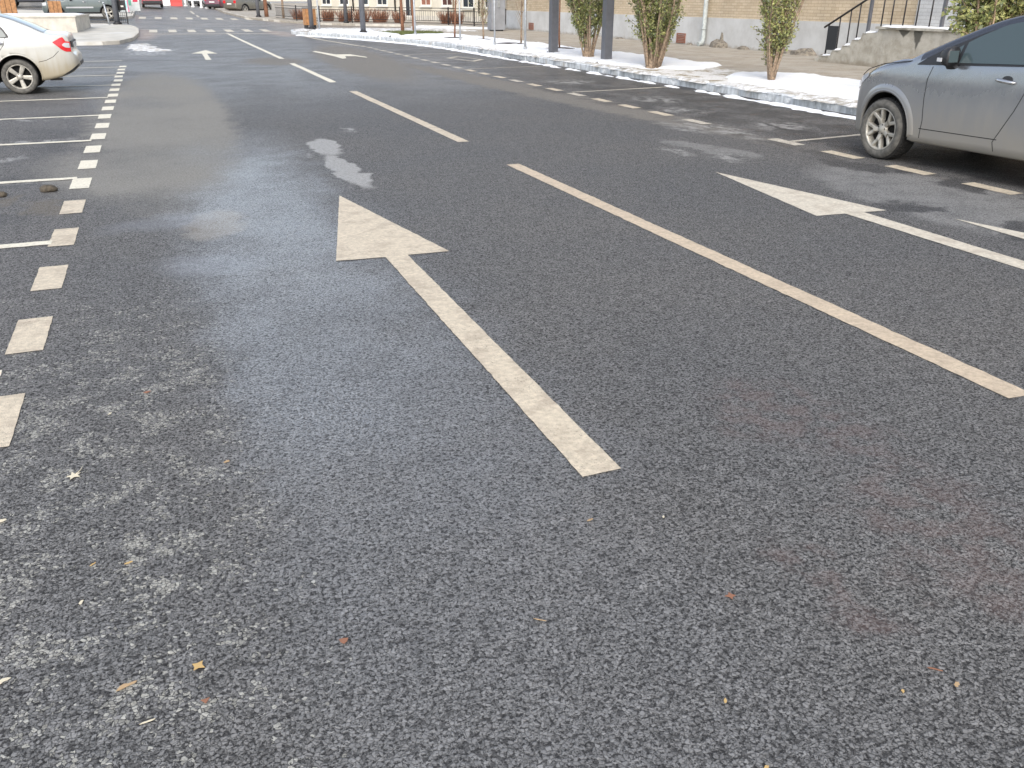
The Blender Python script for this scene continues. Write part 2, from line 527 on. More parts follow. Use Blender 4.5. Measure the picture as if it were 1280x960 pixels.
# ------------------------------------------------------------------ mesh builder
class MB:
    def __init__(self):
        self.v, self.f, self.mi, self.sm = [], [], [], []

    def add(self, vs, fs, mi=0, smooth=False):
        o = len(self.v)
        self.v += [tuple(a) for a in vs]
        for f in fs:
            self.f.append(tuple(i + o for i in f))
            self.mi.append(mi)
            self.sm.append(smooth)
        return self

    def box(self, x0, y0, z0, x1, y1, z1, mi=0, rot=0.0, origin=None, jit=0.0):
        vs = [(x, y, z) for z in (z0, z1) for (x, y) in ((x0, y0), (x1, y0), (x1, y1), (x0, y1))]
        if jit:
            vs = [(a + random.uniform(-jit, jit), b + random.uniform(-jit, jit), c + random.uniform(-jit, jit)) for a, b, c in vs]
        if rot:
            ox, oy = origin or ((x0 + x1) / 2, (y0 + y1) / 2)
            c, s = math.cos(rot), math.sin(rot)
            vs = [(ox + (a - ox) * c - (b - oy) * s, oy + (a - ox) * s + (b - oy) * c, z) for a, b, z in vs]
        return self.add(vs, [(0, 3, 2, 1), (4, 5, 6, 7), (0, 1, 5, 4), (1, 2, 6, 5), (2, 3, 7, 6), (3, 0, 4, 7)], mi)

    def bar(self, a, b, wx, wy=None, mi=0, up=(0, 0, 1)):
        """square bar from a to b"""
        a, b = Vector(a), Vector(b)
        d = (b - a).normalized()
        u = Vector(up)
        if abs(d.dot(u)) > .95:
            u = Vector((1, 0, 0))
        s = d.cross(u).normalized()
        t = s.cross(d).normalized()
        wy = wy or wx
        vs = []
        for p in (a, b):
            for (i, j) in ((-1, -1), (1, -1), (1, 1), (-1, 1)):
                vs.append(p + s * i * wx / 2 + t * j * wy / 2)
        return self.add(vs, [(0, 1, 2, 3), (7, 6, 5, 4), (0, 4, 5, 1), (1, 5, 6, 2), (2, 6, 7, 3), (3, 7, 4, 0)], mi)

    def tube(self, pts, rad, n=8, mi=0, cap=True, smooth=True):
        pts = [Vector(p) for p in pts]
        if not isinstance(rad, (list, tuple)):
            rad = [rad] * len(pts)
        vs, fs = [], []
        prev = None
        for i, p in enumerate(pts):
            d = (pts[min(i + 1, len(pts) - 1)] - pts[max(i - 1, 0)])
            if d.length < 1e-9:
                d = Vector((0, 0, 1))
            d.normalize()
            if prev is None:
                u = Vector((0, 0, 1)) if abs(d.z) < .9 else Vector((1, 0, 0))
                s = d.cross(u).normalized()
            else:
                s = (prev - d * prev.dot(d))
                s = s.normalized() if s.length > 1e-6 else d.orthogonal().normalized()
            prev = s
            t = d.cross(s)
            for k in range(n):
                a = 2 * PI * k / n
                vs.append(p + (s * math.cos(a) + t * math.sin(a)) * rad[i])
        for i in range(len(pts) - 1):
            for k in range(n):
                k2 = (k + 1) % n
                fs.append((i * n + k, i * n + k2, (i + 1) * n + k2, (i + 1) * n + k))
        self.add(vs, fs, mi, smooth)
        if cap:
            o = len(self.v) - len(vs)
            self.f.append(tuple(o + k for k in reversed(range(n)))); self.mi.append(mi); self.sm.append(False)
            m = o + (len(pts) - 1) * n
            self.f.append(tuple(m + k for k in range(n))); self.mi.append(mi); self.sm.append(False)
        return self

    def lathe(self, prof, n=32, mi=0, axis='z', c=(0, 0, 0), smooth=True, close=False):
        """prof: (radius, height) pairs; revolve about axis through c"""
        vs, fs = [], []
        for (r, h) in prof:
            for k in range(n):
                a = 2 * PI * k / n
                q = (r * math.cos(a), r * math.sin(a), h)
                if axis == 'y':
                    q = (q[0], q[2], q[1])
                vs.append((q[0] + c[0], q[1] + c[1], q[2] + c[2]))
        m = len(prof)
        for i in range(m if close else m - 1):
            j = (i + 1) % m
            for k in range(n):
                k2 = (k + 1) % n
                q = (i * n + k, i * n + k2, j * n + k2, j * n + k)
                fs.append(q if axis == 'z' else q[::-1])
        return self.add(vs, fs, mi, smooth)

    def prism(self, poly, z0, z1, mi=0):
        n = len(poly)
        vs = [(x, y, z0) for x, y in poly] + [(x, y, z1) for x, y in poly]
        fs = [tuple(range(n - 1, -1, -1)), tuple(range(n, 2 * n))]
        fs += [(i, (i + 1) % n, n + (i + 1) % n, n + i) for i in range(n)]
        return self.add(vs, fs, mi)

    def build(self, name, mats, parent=None):
        me = bpy.data.meshes.new(name)
        me.from_pydata(self.v, [], self.f)
        if not isinstance(mats, (list, tuple)):
            mats = [mats]
        for m in mats:
            me.materials.append(M[m] if isinstance(m, str) else m)
        me.polygons.foreach_set('material_index', self.mi)
        me.polygons.foreach_set('use_smooth', self.sm)
        me.update()
        o = bpy.data.objects.new(name, me)
        COL.objects.link(o)
        if parent:
            o.parent = parent
        return o

def tag(o, label=None, cat=None, group=None, kind=None):
    if label: o['label'] = label
    if cat: o['category'] = cat
    if group: o['group'] = group
    if kind: o['kind'] = kind
    return o

def thing(name, loc, label, cat, group=None, rz=0.0):
    o = bpy.data.objects.new(name, None)
    COL.objects.link(o)
    o.location = loc
    o.rotation_euler = (0, 0, rz)
    o.empty_display_size = .2
    return tag(o, label, cat, group)

def structure(o, label=None):
    return tag(o, label, None, None, 'structure')

def copy_tree(o, parent=None):
    c = o.copy()
    COL.objects.link(c)
    c.parent = parent
    for ch in list(o.children):
        copy_tree(ch, c)
    return c

# ------------------------------------------------------------------ ground, road
mb = MB()
mb.add([(-1500, -1500, -.45), (1500, -1500, -.45), (1500, 1500, -.45), (-1500, 1500, -.45)], [(0, 1, 2, 3)])
structure(mb.build('ground', 'pavement'))

xs = [-60, -20, -5, -2, 0, 2, 4, 6, 8.75, 20, 60]
ys = [-30, 0, 20, 34] + list(np.arange(35, 150, 1.5))
vs = [(x, y, zg(x, y)) for y in ys for x in xs]
nx = len(xs)
fs = [(j * nx + i, j * nx + i + 1, (j + 1) * nx + i + 1, (j + 1) * nx + i) for j in range(len(ys) - 1) for i in range(nx - 1)]
mb = MB(); mb.add(vs, fs, 0, True)
road = structure(mb.build('road', 'asphalt'))

def mark(name, poly, mat, z=.004, step=.05, jit=.0014, label=None):
    """painted marking with slightly ragged edges, laid on the road as a thin raised film"""
    out = []
    n = len(poly)
    for i in range(n):
        a, b = Vector((*poly[i], 0)), Vector((*poly[(i + 1) % n], 0))
        L = (b - a).length
        st = step if a.y < 14 else max(.5, step)
        k = max(1, int(L / st))
        for j in range(k):
            p = a.lerp(b, j / k)
            if j:
                d = (b - a).normalized()
                p += Vector((-d.y, d.x, 0)) * random.gauss(0, min(jit, .0025) if a.y < 14 else jit)
            out.append((p.x, p.y, zg(p.x, p.y) + z))
    me = bpy.data.meshes.new(name)
    bm = bmesh.new()
    vv = [bm.verts.new(p) for p in out]
    f = bm.faces.new(vv)
    if f.normal.z < 0 or True:
        f.normal_update()
        if f.normal.z < 0:
            f.normal_flip()
    bmesh.ops.triangulate(bm, faces=bm.faces[:])
    bm.to_mesh(me); bm.free()
    me.materials.append(M[mat])
    o = bpy.data.objects.new(name, me)
    COL.objects.link(o)
    o.parent = road
    if label:
        o['label'] = label
    return o

def rect(x0, y0, x1, y1):
    return [(x0, y0), (x1, y0), (x1, y1), (x0, y1)]

# large arrow in our lane
mark('painted_arrow', [(.764, 1.525), (.866, 1.525), (.868, 3.465), (1.055, 3.462), (.829, 4.775), (.566, 3.48), (.772, 3.465)] if False else
     [(.764 * 1.54, 1.524 * 1.54), (.864 * 1.54, 1.526 * 1.54), (.870 * 1.54, 3.468 * 1.54), (1.052 * 1.54, 3.461 * 1.54),
      (.828 * 1.54, 4.769 * 1.54), (.569 * 1.54, 3.486 * 1.54), (.774 * 1.54, 3.468 * 1.54)], 'paint', label='large worn arrow pointing up the near lane')
# arrow of the right-hand lane
mark('painted_arrow', [(4.80, 2.35), (4.955, 2.35), (4.99, 5.235), (5.20, 5.22), (4.86, 7.11), (4.56, 5.265), (4.82, 5.25)], 'paint_white',
     label='whiter arrow beside the parked grey car')
mark('painted_arrow', [(1.22, 25.85), (1.37, 25.9), (1.42, 28.8), (1.72, 28.76), (1.50, 30.8), (.98, 29.05), (1.28, 28.85)], 'paint_far', .006,
     label='small distant straight arrow')
mark('painted_arrow', [(5.47, 25.2), (5.52, 25.6), (5.34, 27.0), (4.93, 27.0), (4.66, 29.0), (4.52, 28.8), (4.72, 26.2), (4.74, 25.0), (4.88, 25.2), (5.02, 26.1), (5.3, 26.0)],
     'paint_far', .006, label='faded distant turn arrow')
mark('painted_arrow', [(5.43, 1.8), (5.60, 1.8), (5.60, 4.31), (5.48, 4.82), (5.45, 4.2)], 'paint_white', label='thin white arrow tail by the grey car')
# broken centre line
for (y0, y1, m) in ((-2.0, .72, 'paint_tan'), (2.285, 8.21, 'paint_tan'), (9.78, 16.13, 'paint'), (18.0, 23.75, 'paint_far'), (25.6, 44.4, 'paint_far')):
    mark('lane_line', rect(3.125, y0, 3.26, y1), m, .004 if y0 < 20 else .006, jit=.004)
# left bay edge dashes and bay lines
for k in range(-1, 21):
    yt = 3.84 + 1.0268 * k
    j = random.uniform(-.012, .012)
    mark('parking_dash', rect(-.885 + j, yt - .51, -.722 + j, yt), 'paint' if k < 5 else 'paint_far')
for y in (4.1, 6.53, 9.0, 11.47, 14.0, 16.55, 18.95, 21.45, 23.95, 26.4):
    mark('parking_line', [(-6.2, y - .055), (-.86, y - .06), (-.86, y + .05), (-6.2, y + .055)], 'paint_far', .0055, jit=.006)
# right bay edge dashes and bay lines
for k in range(-3, 28):
    yt = 5.82 + .955 * k
    if k in (4,):
        continue
    worn = k in (3, 5, 9, 12) or k > 15
    mark('parking_dash', rect(6.615, yt - .52, 6.77, yt), 'paint_worn' if worn else 'paint', jit=.006)
for y in (8.55, 14.65, 20.45, 26.2):
    mark('parking_line', [(6.78, y - .16), (8.85, y + .09), (8.85, y + .17), (6.78, y - .08)], 'paint_worn', jit=.006)
mark('parking_line', [(6.52, 31.5), (6.64, 31.5), (6.22, 37), (6.1, 42), (5.98, 42), (6.08, 37)], 'paint_white', .006)
sy = [(7.45, 24.3), (7.75, 22.7), (8.25, 23.3), (7.95, 24.9)]
cx0, cy0 = 7.85, 23.8
inn = [(cx0 + (a - cx0) * .72, cy0 + (b - cy0) * .72) for a, b in sy]
for i in range(4):
    j = (i + 1) % 4
    mark('bay_symbol_stroke', [sy[i], sy[j], inn[j], inn[i]], 'paint_worn', jit=.004)
# stop line and crossings
mark('stop_line', [(-.35, 43.9), (5.4, 43.3), (5.4, 43.75), (-.35, 44.35)], 'paint_worn', .008)
for k in range(7):
    x = -.15 + k * .86
    yb = 45.9 - .25 * k / 6
    mark('crossing_stripe', [(x, yb), (x + .36, yb), (x + .38, yb + 2.9), (x + .02, yb + 2.9)], 'paint_white', .009)
for k in range(8):
    x = -.7 + k * .95
    yb = 62.8 + .12 * k
    mark('crossing_stripe', [(x, yb), (x + .42, yb), (x + .46, yb + 3.0), (x + .04, yb + 3.0)], 'paint_white', .011)
mark('lane_line', [(3.05, 67.5), (3.2, 67.5), (3.2, 71), (3.05, 71)], 'paint_white', .011)
mark('lane_line', [(3.0, 73), (3.15, 73), (3.15, 79), (3.0, 79)], 'paint_white', .013)

# ------------------------------------------------------------------ raised ground: pavements
def slab(name, outline, mat, z1, thick=.14, kind='structure'):
    bm = bmesh.new()
    f = bm.faces.new([bm.verts.new((x, y, 0)) for x, y in outline])
    f.normal_update()
    if f.normal.z < 0:
        f.normal_flip()
    for yy in np.arange(34, 130, 2.0):
        bmesh.ops.bisect_plane(bm, geom=bm.verts[:] + bm.edges[:] + bm.faces[:], plane_co=(0, yy, 0), plane_no=(0, 1, 0))
    bmesh.ops.triangulate(bm, faces=bm.faces[:])
    top = {v: zg(v.co.x, v.co.y) + z1 for v in bm.verts}
    ext = bmesh.ops.extrude_face_region(bm, geom=bm.faces[:])
    nv = [g for g in ext['geom'] if isinstance(g, bmesh.types.BMVert)]
    old = [v for v in bm.verts if v not in set(nv)]
    for v in nv:
        v.co.z = zg(v.co.x, v.co.y) + z1
    for v in old:
        v.co.z = zg(v.co.x, v.co.y) + z1 - thick
    bmesh.ops.recalc_face_normals(bm, faces=bm.faces[:])
    me = bpy.data.meshes.new(name)
    bm.to_mesh(me); bm.free()
    me.materials.append(M[mat])
    o = bpy.data.objects.new(name, me)
    COL.objects.link(o)
    return tag(o, kind=kind)

KR = [(9.2, -14), (9.2, 28), (9.15, 30), (8.85, 32.5), (8.2, 35.8), (7.3, 38.8), (6.15, 41.6), (5.85, 42.6)]
ISL_BACK = [(6.1, 44.6), (7.0, 46.4), (8.6, 46.6), (11, 45.3), (14, 43.2), (17.2, 40.6)]
slab('pavement', [(x + .12, y) for x, y in KR] + ISL_BACK + [(17.2, -14)], 'pavement', .118)
slab('verge', [(9.34, -14), (9.34, 29.9), (9.0, 32.4), (8.36, 35.7), (7.46, 38.7), (6.4, 41.4), (7.2, 43.6), (9.5, 42.0), (11.6, 38.0), (11.75, 30.0), (11.6, 20.0), (11.3, 12.0), (11.3, -14)], 'verge', .124)
slab('pavement', [(-30, 35.4), (-1.7, 35.4), (-1.15, 35.9), (-.72, 38.5), (-.55, 43), (-.6, 48.0), (-.95, 51.5), (-2.2, 53.2), (-30, 56.5)], 'plaza', .122)
slab('pavement', [(5.55, 110), (5.55, 77), (6.1, 67), (6.9, 63.2), (8.1, 58.6), (9.35, 55.4), (10.9, 53), (13.2, 50.6), (15.8, 45.9), (20, 41.5), (40, 41.5), (40, 110)], 'pavement', .125)
slab('pavement', [(-30, 63.0), (-1.6, 62.2), (-1.15, 64), (-1.0, 110), (-30, 110)], 'plaza', .122)

def kerb_run(pts, h=.13, w=.13, mat='kerb', seg=1.0):
    mb = MB()
    P = [Vector((*p, 0)) for p in pts]
    for a, b in zip(P, P[1:]):
        L = (b - a).length
        k = max(1, round(L / seg))
        d = (b - a).normalized()
        s = Vector((d.y, -d.x, 0))
        for i in range(k):
            p, q = a + d * (L * i / k + .005), a + d * (L * (i + 1) / k - .005)
            hj = h + random.uniform(-.006, .006)
            sj = random.uniform(-.008, .008)
            vs = []
            for e in (p, q):
                z = zg(e.x, e.y)
                for (o, zz) in ((0, -.05), (0, hj - .018), (.016, hj), (w, hj), (w, -.05)):
                    v = e + s * (o + sj)
                    vs.append((v.x, v.y, z + zz))
            mb.add(vs, [(0, 1, 6, 5), (1, 2, 7, 6), (2, 3, 8, 7), (3, 4, 9, 8), (4, 3, 2, 1, 0), (5, 6, 7, 8, 9)])
    return structure(mb.build('kerb', mat))
kerb_run(KR + ISL_BACK[:5])
kerb_run([(-1.0, 80), (-1.15, 64), (-1.6, 62.2), (-30, 63)][::-1], mat='concrete_light')
kerb_run(([(-30, 35.4), (-1.7, 35.4), (-1.15, 35.9), (-.72, 38.5), (-.55, 43), (-.6, 48.0), (-.95, 51.5), (-2.2, 53.2), (-14, 54.6)])[::-1], mat='concrete_light')
kerb_run([(5.55, 80), (6.1, 67), (6.9, 63.2), (8.1, 58.6), (9.35, 55.4), (10.9, 53), (13.2, 50.6), (15.8, 45.9)][::-1], mat='concrete_light')

# ------------------------------------------------------------------ snow
def in_poly(x, y, poly):
    c = False
    j = len(poly) - 1
    for i in range(len(poly)):
        xi, yi = poly[i]; xj, yj = poly[j]
        if (yi > y) != (yj > y) and x < (xj - xi) * (y - yi) / (yj - yi) + xi:
            c = not c
        j = i
    return c

def pdist(x, y, poly):
    best = 1e9
    for i in range(len(poly)):
        ax, ay = poly[i - 1]; bx, by = poly[i]
        dx, dy = bx - ax, by - ay
        t = max(0, min(1, ((x - ax) * dx + (y - ay) * dy) / (dx * dx + dy * dy + 1e-12)))
        best = min(best, math.hypot(x - ax - dx * t, y - ay - dy * t))
    return best if in_poly(x, y, poly) else -best

def snow(poly, base=.124, h=.045, cell=.12, edge=.22, rag=.22, mat='snow', holes=(), name='snow', rs=1.7):
    x0, x1 = min(p[0] for p in poly) - .2, max(p[0] for p in poly) + .2
    y0, y1 = min(p[1] for p in poly) - .2, max(p[1] for p in poly) + .2
    nxx, nyy = int((x1 - x0) / cell) + 2, int((y1 - y0) / cell) + 2
    D, idx, vs = {}, {}, []
    for j in range(nyy):
        for i in range(nxx):
            x, y = x0 + i * cell, y0 + j * cell
            d = pdist(x, y, poly) + rag * (nz(x * rs, y * rs, 3.1) + .5 * nz(x * 5, y * 5, 1.3))
            for (hx, hy, rx, ry) in holes:
                q = math.hypot((x - hx) / rx, (y - hy) / ry) - 1 + .5 * nz(x * 3, y * 3, 9)
                d = min(d, q * min(rx, ry))
            D[i, j] = d
    for j in range(nyy):
        for i in range(nxx):
            d = D[i, j]
            if d > -cell * 1.2:
                x, y = x0 + i * cell, y0 + j * cell
                t = max(0, min(1, d / edge))
                t = t * t * (3 - 2 * t)
                z = -.012 + (h + .012) * t + (h * .35 * nz(x * 2.3, y * 2.3, 5) + h * .2 * nz(x * 7, y * 7, 2)) * t
                idx[i, j] = len(vs)
                vs.append((x, y, zg(x, y) + base + z))
    fs = []
    for j in range(nyy - 1):
        for i in range(nxx - 1):
            q = [(i, j), (i + 1, j), (i + 1, j + 1), (i, j + 1)]
            if all(k in idx for k in q) and max(D[k] for k in q) > -.02:
                fs.append(tuple(idx[k] for k in q))
    mb = MB(); mb.add(vs, fs, 0, True)
    return tag(mb.build(name, mat), kind='stuff')

HOLES = [(10.63, 33.4, .45, .75), (11.2, 31.75, .4, .5), (11.05, 28.6, .5, .75), (11.37, 25.3, .5, .6), (9.95, 23.4, .22, .3)]
snow([(9.85, 17.3), (10.6, 16.6), (12.05, 17.6), (12.1, 30), (12.0, 33.5), (11.7, 37.2), (10.3, 37.3), (9.35, 36.5), (9.42, 33), (9.46, 26), (9.46, 20)], holes=HOLES, h=.05)
snow([(9.62, 9.5), (9.66, 14.2), (10.5, 15.3), (11.4, 15.6), (12.0, 14.8), (12.15, 12), (11.6, 6.5), (9.62, 6.5)], h=.055)
snow([(6.5, 41.6), (7.5, 39.0), (8.4, 36.0), (9.0, 35.2), (9.5, 37.2), (9.3, 41.5), (8.2, 43.3), (7.2, 43.6)], h=.07, rag=.3)
snow([(9.4, 31.5), (9.0, 33.4), (8.5, 35.4), (9.1, 35.6), (9.7, 33.5)], h=.06, rag=.3)
snow([(13.5, 43.8), (10.5, 45.0), (8.0, 45.8), (9, 43.2), (11.5, 40.0), (13.9, 40.3)], h=.03, rag=.5, mat='snow_dirty')
snow([(12.3, 45.2), (15.6, 41.8), (16.2, 43.0), (12.8, 47.5)], base=.12, h=.05, rag=.2)
# dirty snow on and below the kerb
snow([(9.05, 13.5), (9.05, 29.5), (8.75, 32.3), (8.1, 35.5), (7.2, 38.4), (6.05, 41.4), (5.75, 41.2), (6.8, 38.2), (7.7, 35.2), (8.45, 32.0), (8.72, 29), (8.86, 20), (8.92, 13.5)],
     base=.0, h=.035, cell=.06, edge=.12, rag=.13, rs=2.6)
snow([(9.06, 5.5), (9.06, 14.0), (8.92, 14.0), (8.84, 11.5), (8.72, 8.5), (8.8, 5.5)], base=.0, h=.032, cell=.045, edge=.1, rag=.11, rs=3.0)
snow([(9.36, 16.5), (9.36, 29.5), (9.6, 29.5), (9.6, 16.5)], h=.02, cell=.09, edge=.08, rag=.3, mat='snow_dirty')
snow([(9.36, 5.0), (9.36, 13.6), (9.72, 13.6), (9.7, 5.0)], h=.02, cell=.08, edge=.08, rag=.22, mat='snow_dirty')
snow([(9.2, 5.0), (9.2, 29.5), (9.36, 29.5), (9.36, 5.0)], base=.128, h=.02, cell=.06, edge=.06, rag=.16, mat='snow_dirty')
snow([(6.0, 42.7), (6.3, 45), (8.5, 46.2), (8.2, 44.8), (7, 43.4)], h=.03, rag=.3, mat='snow_dirty')
# slush beside the left plaza
snow([(-.9, 34.9), (-.4, 36.6), (-.1, 33.8), (.5, 31.0), (-.3, 30.4), (-1.0, 32.6)], base=.0, h=.02, cell=.12, rag=.4, mat='snow_dirty')

# ------------------------------------------------------------------ right-hand building
WX = 16.4
def wall_box(name, x0, y0, z0, x1, y1, z1, mat, parent):
    mb = MB(); mb.box(x0, y0, z0, x1, y1, z1)
    return mb.build(name, mat, parent)
bld = thing('brick_building', (WX, 14, .118), 'long beige brick building on a pale grey plinth behind the snowy verge', 'building')
def BL(x, y, z): return (x - WX, y - 14, z - .118)
def bbox(name, x0, y0, z0, x1, y1, z1, mat, parent=None):
    a, b = BL(x0, y0, z0), BL(x1, y1, z1)
    return wall_box(name, *a, *b, mat, parent or bld)
bbox('wall', WX + .05, -14, .118, WX + 8, 13.6, 10, 'brick')
bbox('wall', WX + .05, 14.95, .118, WX + 8, 43.2, 10, 'brick')
bbox('lintel_wall', WX + .05, 13.6, 3.1, WX + 8, 14.95, 10, 'brick')
bbox('plinth', WX, 14.95, .118, WX + .05, 43.23, .955, 'plinth')
bbox('painted_brick_panel', WX + .02, 15.1, .957, WX + .05, 16.65, 3.2, 'brick_white')
mb = MB(); mb.box(*BL(WX + .3, 13.6, .9), *BL(WX + .36, 14.95, 3.1)); mb.box(*BL(WX + .27, 14.2, .95), *BL(WX + .30, 14.26, 3.05))
door = mb.build('door', 'door_brown', bld)
mb = MB(); mb.tube([BL(WX + .24, 14.12, 1.75), BL(WX + .24, 14.12, 2.0)], .014); mb.build('handle', 'chrome', door)
bbox('doorstep', WX + .05, 13.6, .118, WX + .5, 14.95, .9, 'concrete')
bbox('pink_render_panel', WX + .02, 12.4, .9, WX + .05, 13.58, 3.2, 'pink_wall')
def vent(yc, z0, z1, wd):
    mb = MB()
    mb.box(*BL(WX - .018, yc - wd / 2, z0), *BL(WX - .002, yc - wd / 2 + .05, z1))
    mb.box(*BL(WX - .018, yc + wd / 2 - .05, z0), *BL(WX - .002, yc + wd / 2, z1))
    mb.box(*BL(WX - .018, yc - wd / 2 + .05, z1 - .04), *BL(WX - .002, yc + wd / 2 - .05, z1))
    k = 5
    for i in range(k):
        z = z0 + (z1 - z0 - .05) * i / k
        a, b = BL(WX - .03, yc - wd / 2 + .05, z), BL(WX - .004, yc + wd / 2 - .05, z + (z1 - z0) / k * .62)
        mb.box(*a, *b)
    return mb.build('vent_grille', 'vent_red', bld)
vent(39.8, .17, .46, .58); vent(26.68, .15, .45, .56)
# drain pipes
for (yy, xx, lab) in ((25.2, WX - .1, 'galvanised drain pipe'), ):
    mb = MB(); mb.tube([BL(xx, yy, 9), BL(xx, yy, .34), BL(xx - .06, yy - .03, .22), BL(xx - .2, yy - .05, .18)], .072, 10)
    for z in (.6, 1.5, 3): mb.tube([BL(xx, yy, z), BL(xx, yy, z + .05)], .082, 10)
    mb.build('drain_pipe', 'zinc', bld)
mb = MB(); mb.tube([BL(16.33, 43.1, 9), BL(16.33, 43.1, .3)], .055, 8)
for z in (.95, 1.9): mb.box(*BL(16.26, 43.03, z), *BL(16.39, 43.17, z + .06))
mb.build('drain_pipe', 'steel_black', bld)
# crumbled footing along the wall
for i in range(34):
    y = random.choice([random.uniform(18.2, 23), random.uniform(23.5, 25.5), random.uniform(25.5, 36)])
    pass
def rubble(y, s, h, name='crumbled_footing'):
    mb = MB()
    n = 9
    vs = [BL(WX - .01, y - s * .55, .118)]
    ring = []
    for r_, z_ in ((1.0, 0), (.85, .55), (.4, 1.0)):
        for k in range(n):
            a = PI / 2 + PI * k / (n - 1)
            q = 1 + .35 * nz(k * 1.7, y * 3 + r_ * 2, 4)
            ring.append(BL(WX + math.cos(a) * s * .38 * r_ * q, y + math.sin(a) * s * .55 * r_ * q, .118 + h * z_ * q))
    fs = [(i * n + k, i * n + k + 1, (i + 1) * n + k + 1, (i + 1) * n + k) for i in range(2) for k in range(n - 1)]
    fs.append(tuple(2 * n + k for k in range(n)))
    mb.add(ring, fs)
    return mb.build(name, 'rubble', bld)
for (y, s, h) in ((24.35, .75, .22), (24.3, .16, .42), (23.1, .45, .1), (26.1, .3, .06), (21.0, .5, .09), (20.3, .9, .15), (19.4, .5, .08), (18.9, .5, .07), (28.5, .5, .05), (31, .5, .05)):
    rubble(y, s, h)

# grey clad pillar before the corner
pil = thing('pillar', (14.75, 40.0, .12), 'broad grey clad pillar at the far corner of the brick building', 'pillar')
mb = MB(); mb.box(-.33, -.28, .06, .33, .28, 6.0); mb.build('shaft', 'steel_dark' if False else simple('grey cladding panel', (.235, .245, .265), .5, var=.1, scale=3), pil)
mb = MB(); mb.box(-.25, -.22, 0, .25, .22, .06); mb.build('base', 'steel_black', pil)
mb = MB(); mb.box(-.06, -.31, 1.0, .08, -.282, 5.9); mb.build('cover_strip', 'galv', pil)

# ------------------------------------------------------------------ stair with parapet and railing
SX = 14.9
st = thing('concrete_stair', (SX, 16, .118), 'concrete steps with a stained side wall climbing to the brown door', 'staircase')
def SL(x, y, z): return (x - SX, y - 16, z - .118)
prof = [(17.95, .118), (17.95, .26), (17.55, .28), (17.50, .40), (17.22, .42), (17.17, .52), (16.93, .54), (16.88, .66), (16.62, .68), (16.58, .80), (16.14, .83), (16.10, .90), (12.6, .90), (12.6, .118)]
def side_prism(prof, x0, x1, jit=0.0):
    mb = MB()
    n = len(prof)
    vs = [SL(x0, y + random.uniform(-jit, jit), z) for y, z in prof] + [SL(x1, y, z) for y, z in prof]
    fs = [tuple(range(n)), tuple(range(2 * n - 1, n - 1, -1))]
    fs += [((i + 1) % n, i, n + i, n + (i + 1) % n) for i in range(n)]
    mb.add(vs, fs)
    return mb
def stair_mat():
    n = NT('stained stair concrete')
    p = n.pos()
    x, y, z = n.xyz(p)
    a = n.noise(p, 4, 6, .7)
    c = n.mix(n.ss(a, .3, .7), (.33, .305, .255), (.49, .465, .41))
    # two dark drip stains under the cap
    for (yc, wd, zl) in ((15.35, .17, .72), (14.95, .13, .45)):
        wz = n.ss(z, zl, .92)
        half = n.mul(wz, wd)
        d = n.math('ABSOLUTE', n.sub(n.add(y, n.mul(n.sub(n.noise(p, 9, 3), .5), .08)), yc))
        s = n.mul(n.ss(n.sub(d, half), .02, -.03), n.ss(z, zl - .03, zl + .08))
        c = n.mix(n.mul(s, .9), c, (.07, .068, .06))
    c = n.mix(n.mul(n.ss(n.add(z, n.mul(a, .2)), .34, .22), .6), c, (.24, .20, .15))
    n.P(col=c, rough=.9, spec=.2)
    n.bump(a, .7, .03)
    return n.m
M['stair'] = stair_mat()
side_prism(prof, SX, SX + .22).build('side_wall', 'stair', st)
prof2 = [(17.9, .118), (17.9, .25), (17.5, .25), (17.5, .38), (17.15, .38), (17.15, .51), (16.8, .51), (16.8, .64), (16.45, .64), (16.45, .77), (16.1, .77), (16.1, .88), (12.6, .88), (12.6, .118)]
side_prism(prof2, SX + .22, WX - .003).build('steps', 'concrete', st)
mb = MB(); mb.box(*SL(SX - .05, 12.6, .905), *SL(SX + .27, 16.16, .955)); mb.build('wall_cap', 'concrete', st)
mb = MB()
mb.box(*SL(SX + .02, 18.1, .118), *SL(SX + .2, 17.97, .2)); mb.build('footing_block', 'concrete', st)
o = snow([(SX - .03, 12.7), (SX - .03, 16.1), (SX + .22, 16.1), (SX + .22, 12.7)], base=.958, h=.03, cell=.06, edge=.05, rag=.09)
o2 = [snow([(SX + .02, y0), (SX + .02, y1), (SX + .2, y1), (SX + .2, y0)], base=zz, h=.035, cell=.04, edge=.05, rag=.03)
      for (y0, y1, zz) in ((17.58, 17.9, .27), (17.24, 17.5, .41), (16.94, 17.16, .53), (16.64, 16.86, .67), (16.2, 16.56, .815))]

rail = thing('stair_railing', (SX + .1, 16, .118), 'dark iron handrail with thin uprights along the concrete steps', 'railing')
RX = SX + .08
def RL(x, y, z): return (x - SX - .1, y - 16, z - .118)
def zr(y): return .90 + (17.94 - y) * .475 if y > 16.3 else .90 + (17.94 - 16.3) * .475
mb = MB()
mb.tube([RL(RX, 17.97, .885), RL(RX, 16.3, zr(16.3)), RL(RX, 12.6, zr(12))], .025, 8); mb.build('handrail', 'steel_black', rail)
for (y, z0, r_) in ((17.82, .24, .015), (17.46, .38, .012), (17.13, .50, .012), (16.85, .64, .012), (16.14, .9, .012), (15.86, .95, .012), (15.51, .95, .012), (15.15, .95, .012), (14.78, .95, .012), (14.04, .95, .012), (13.6, .95, .012), (13.2, .95, .012)):
    mb = MB(); mb.tube([RL(RX, y, z0), RL(RX, y, zr(y))], r_ * 1.3, 6); mb.build('upright', 'steel_black', rail)
for (y, z0) in ((16.52, .80), (14.46, .95)):
    mb = MB(); mb.bar(RL(RX, y, z0), RL(RX, y, zr(y) + .3), .06); mb.build('post', 'steel_dark', rail)
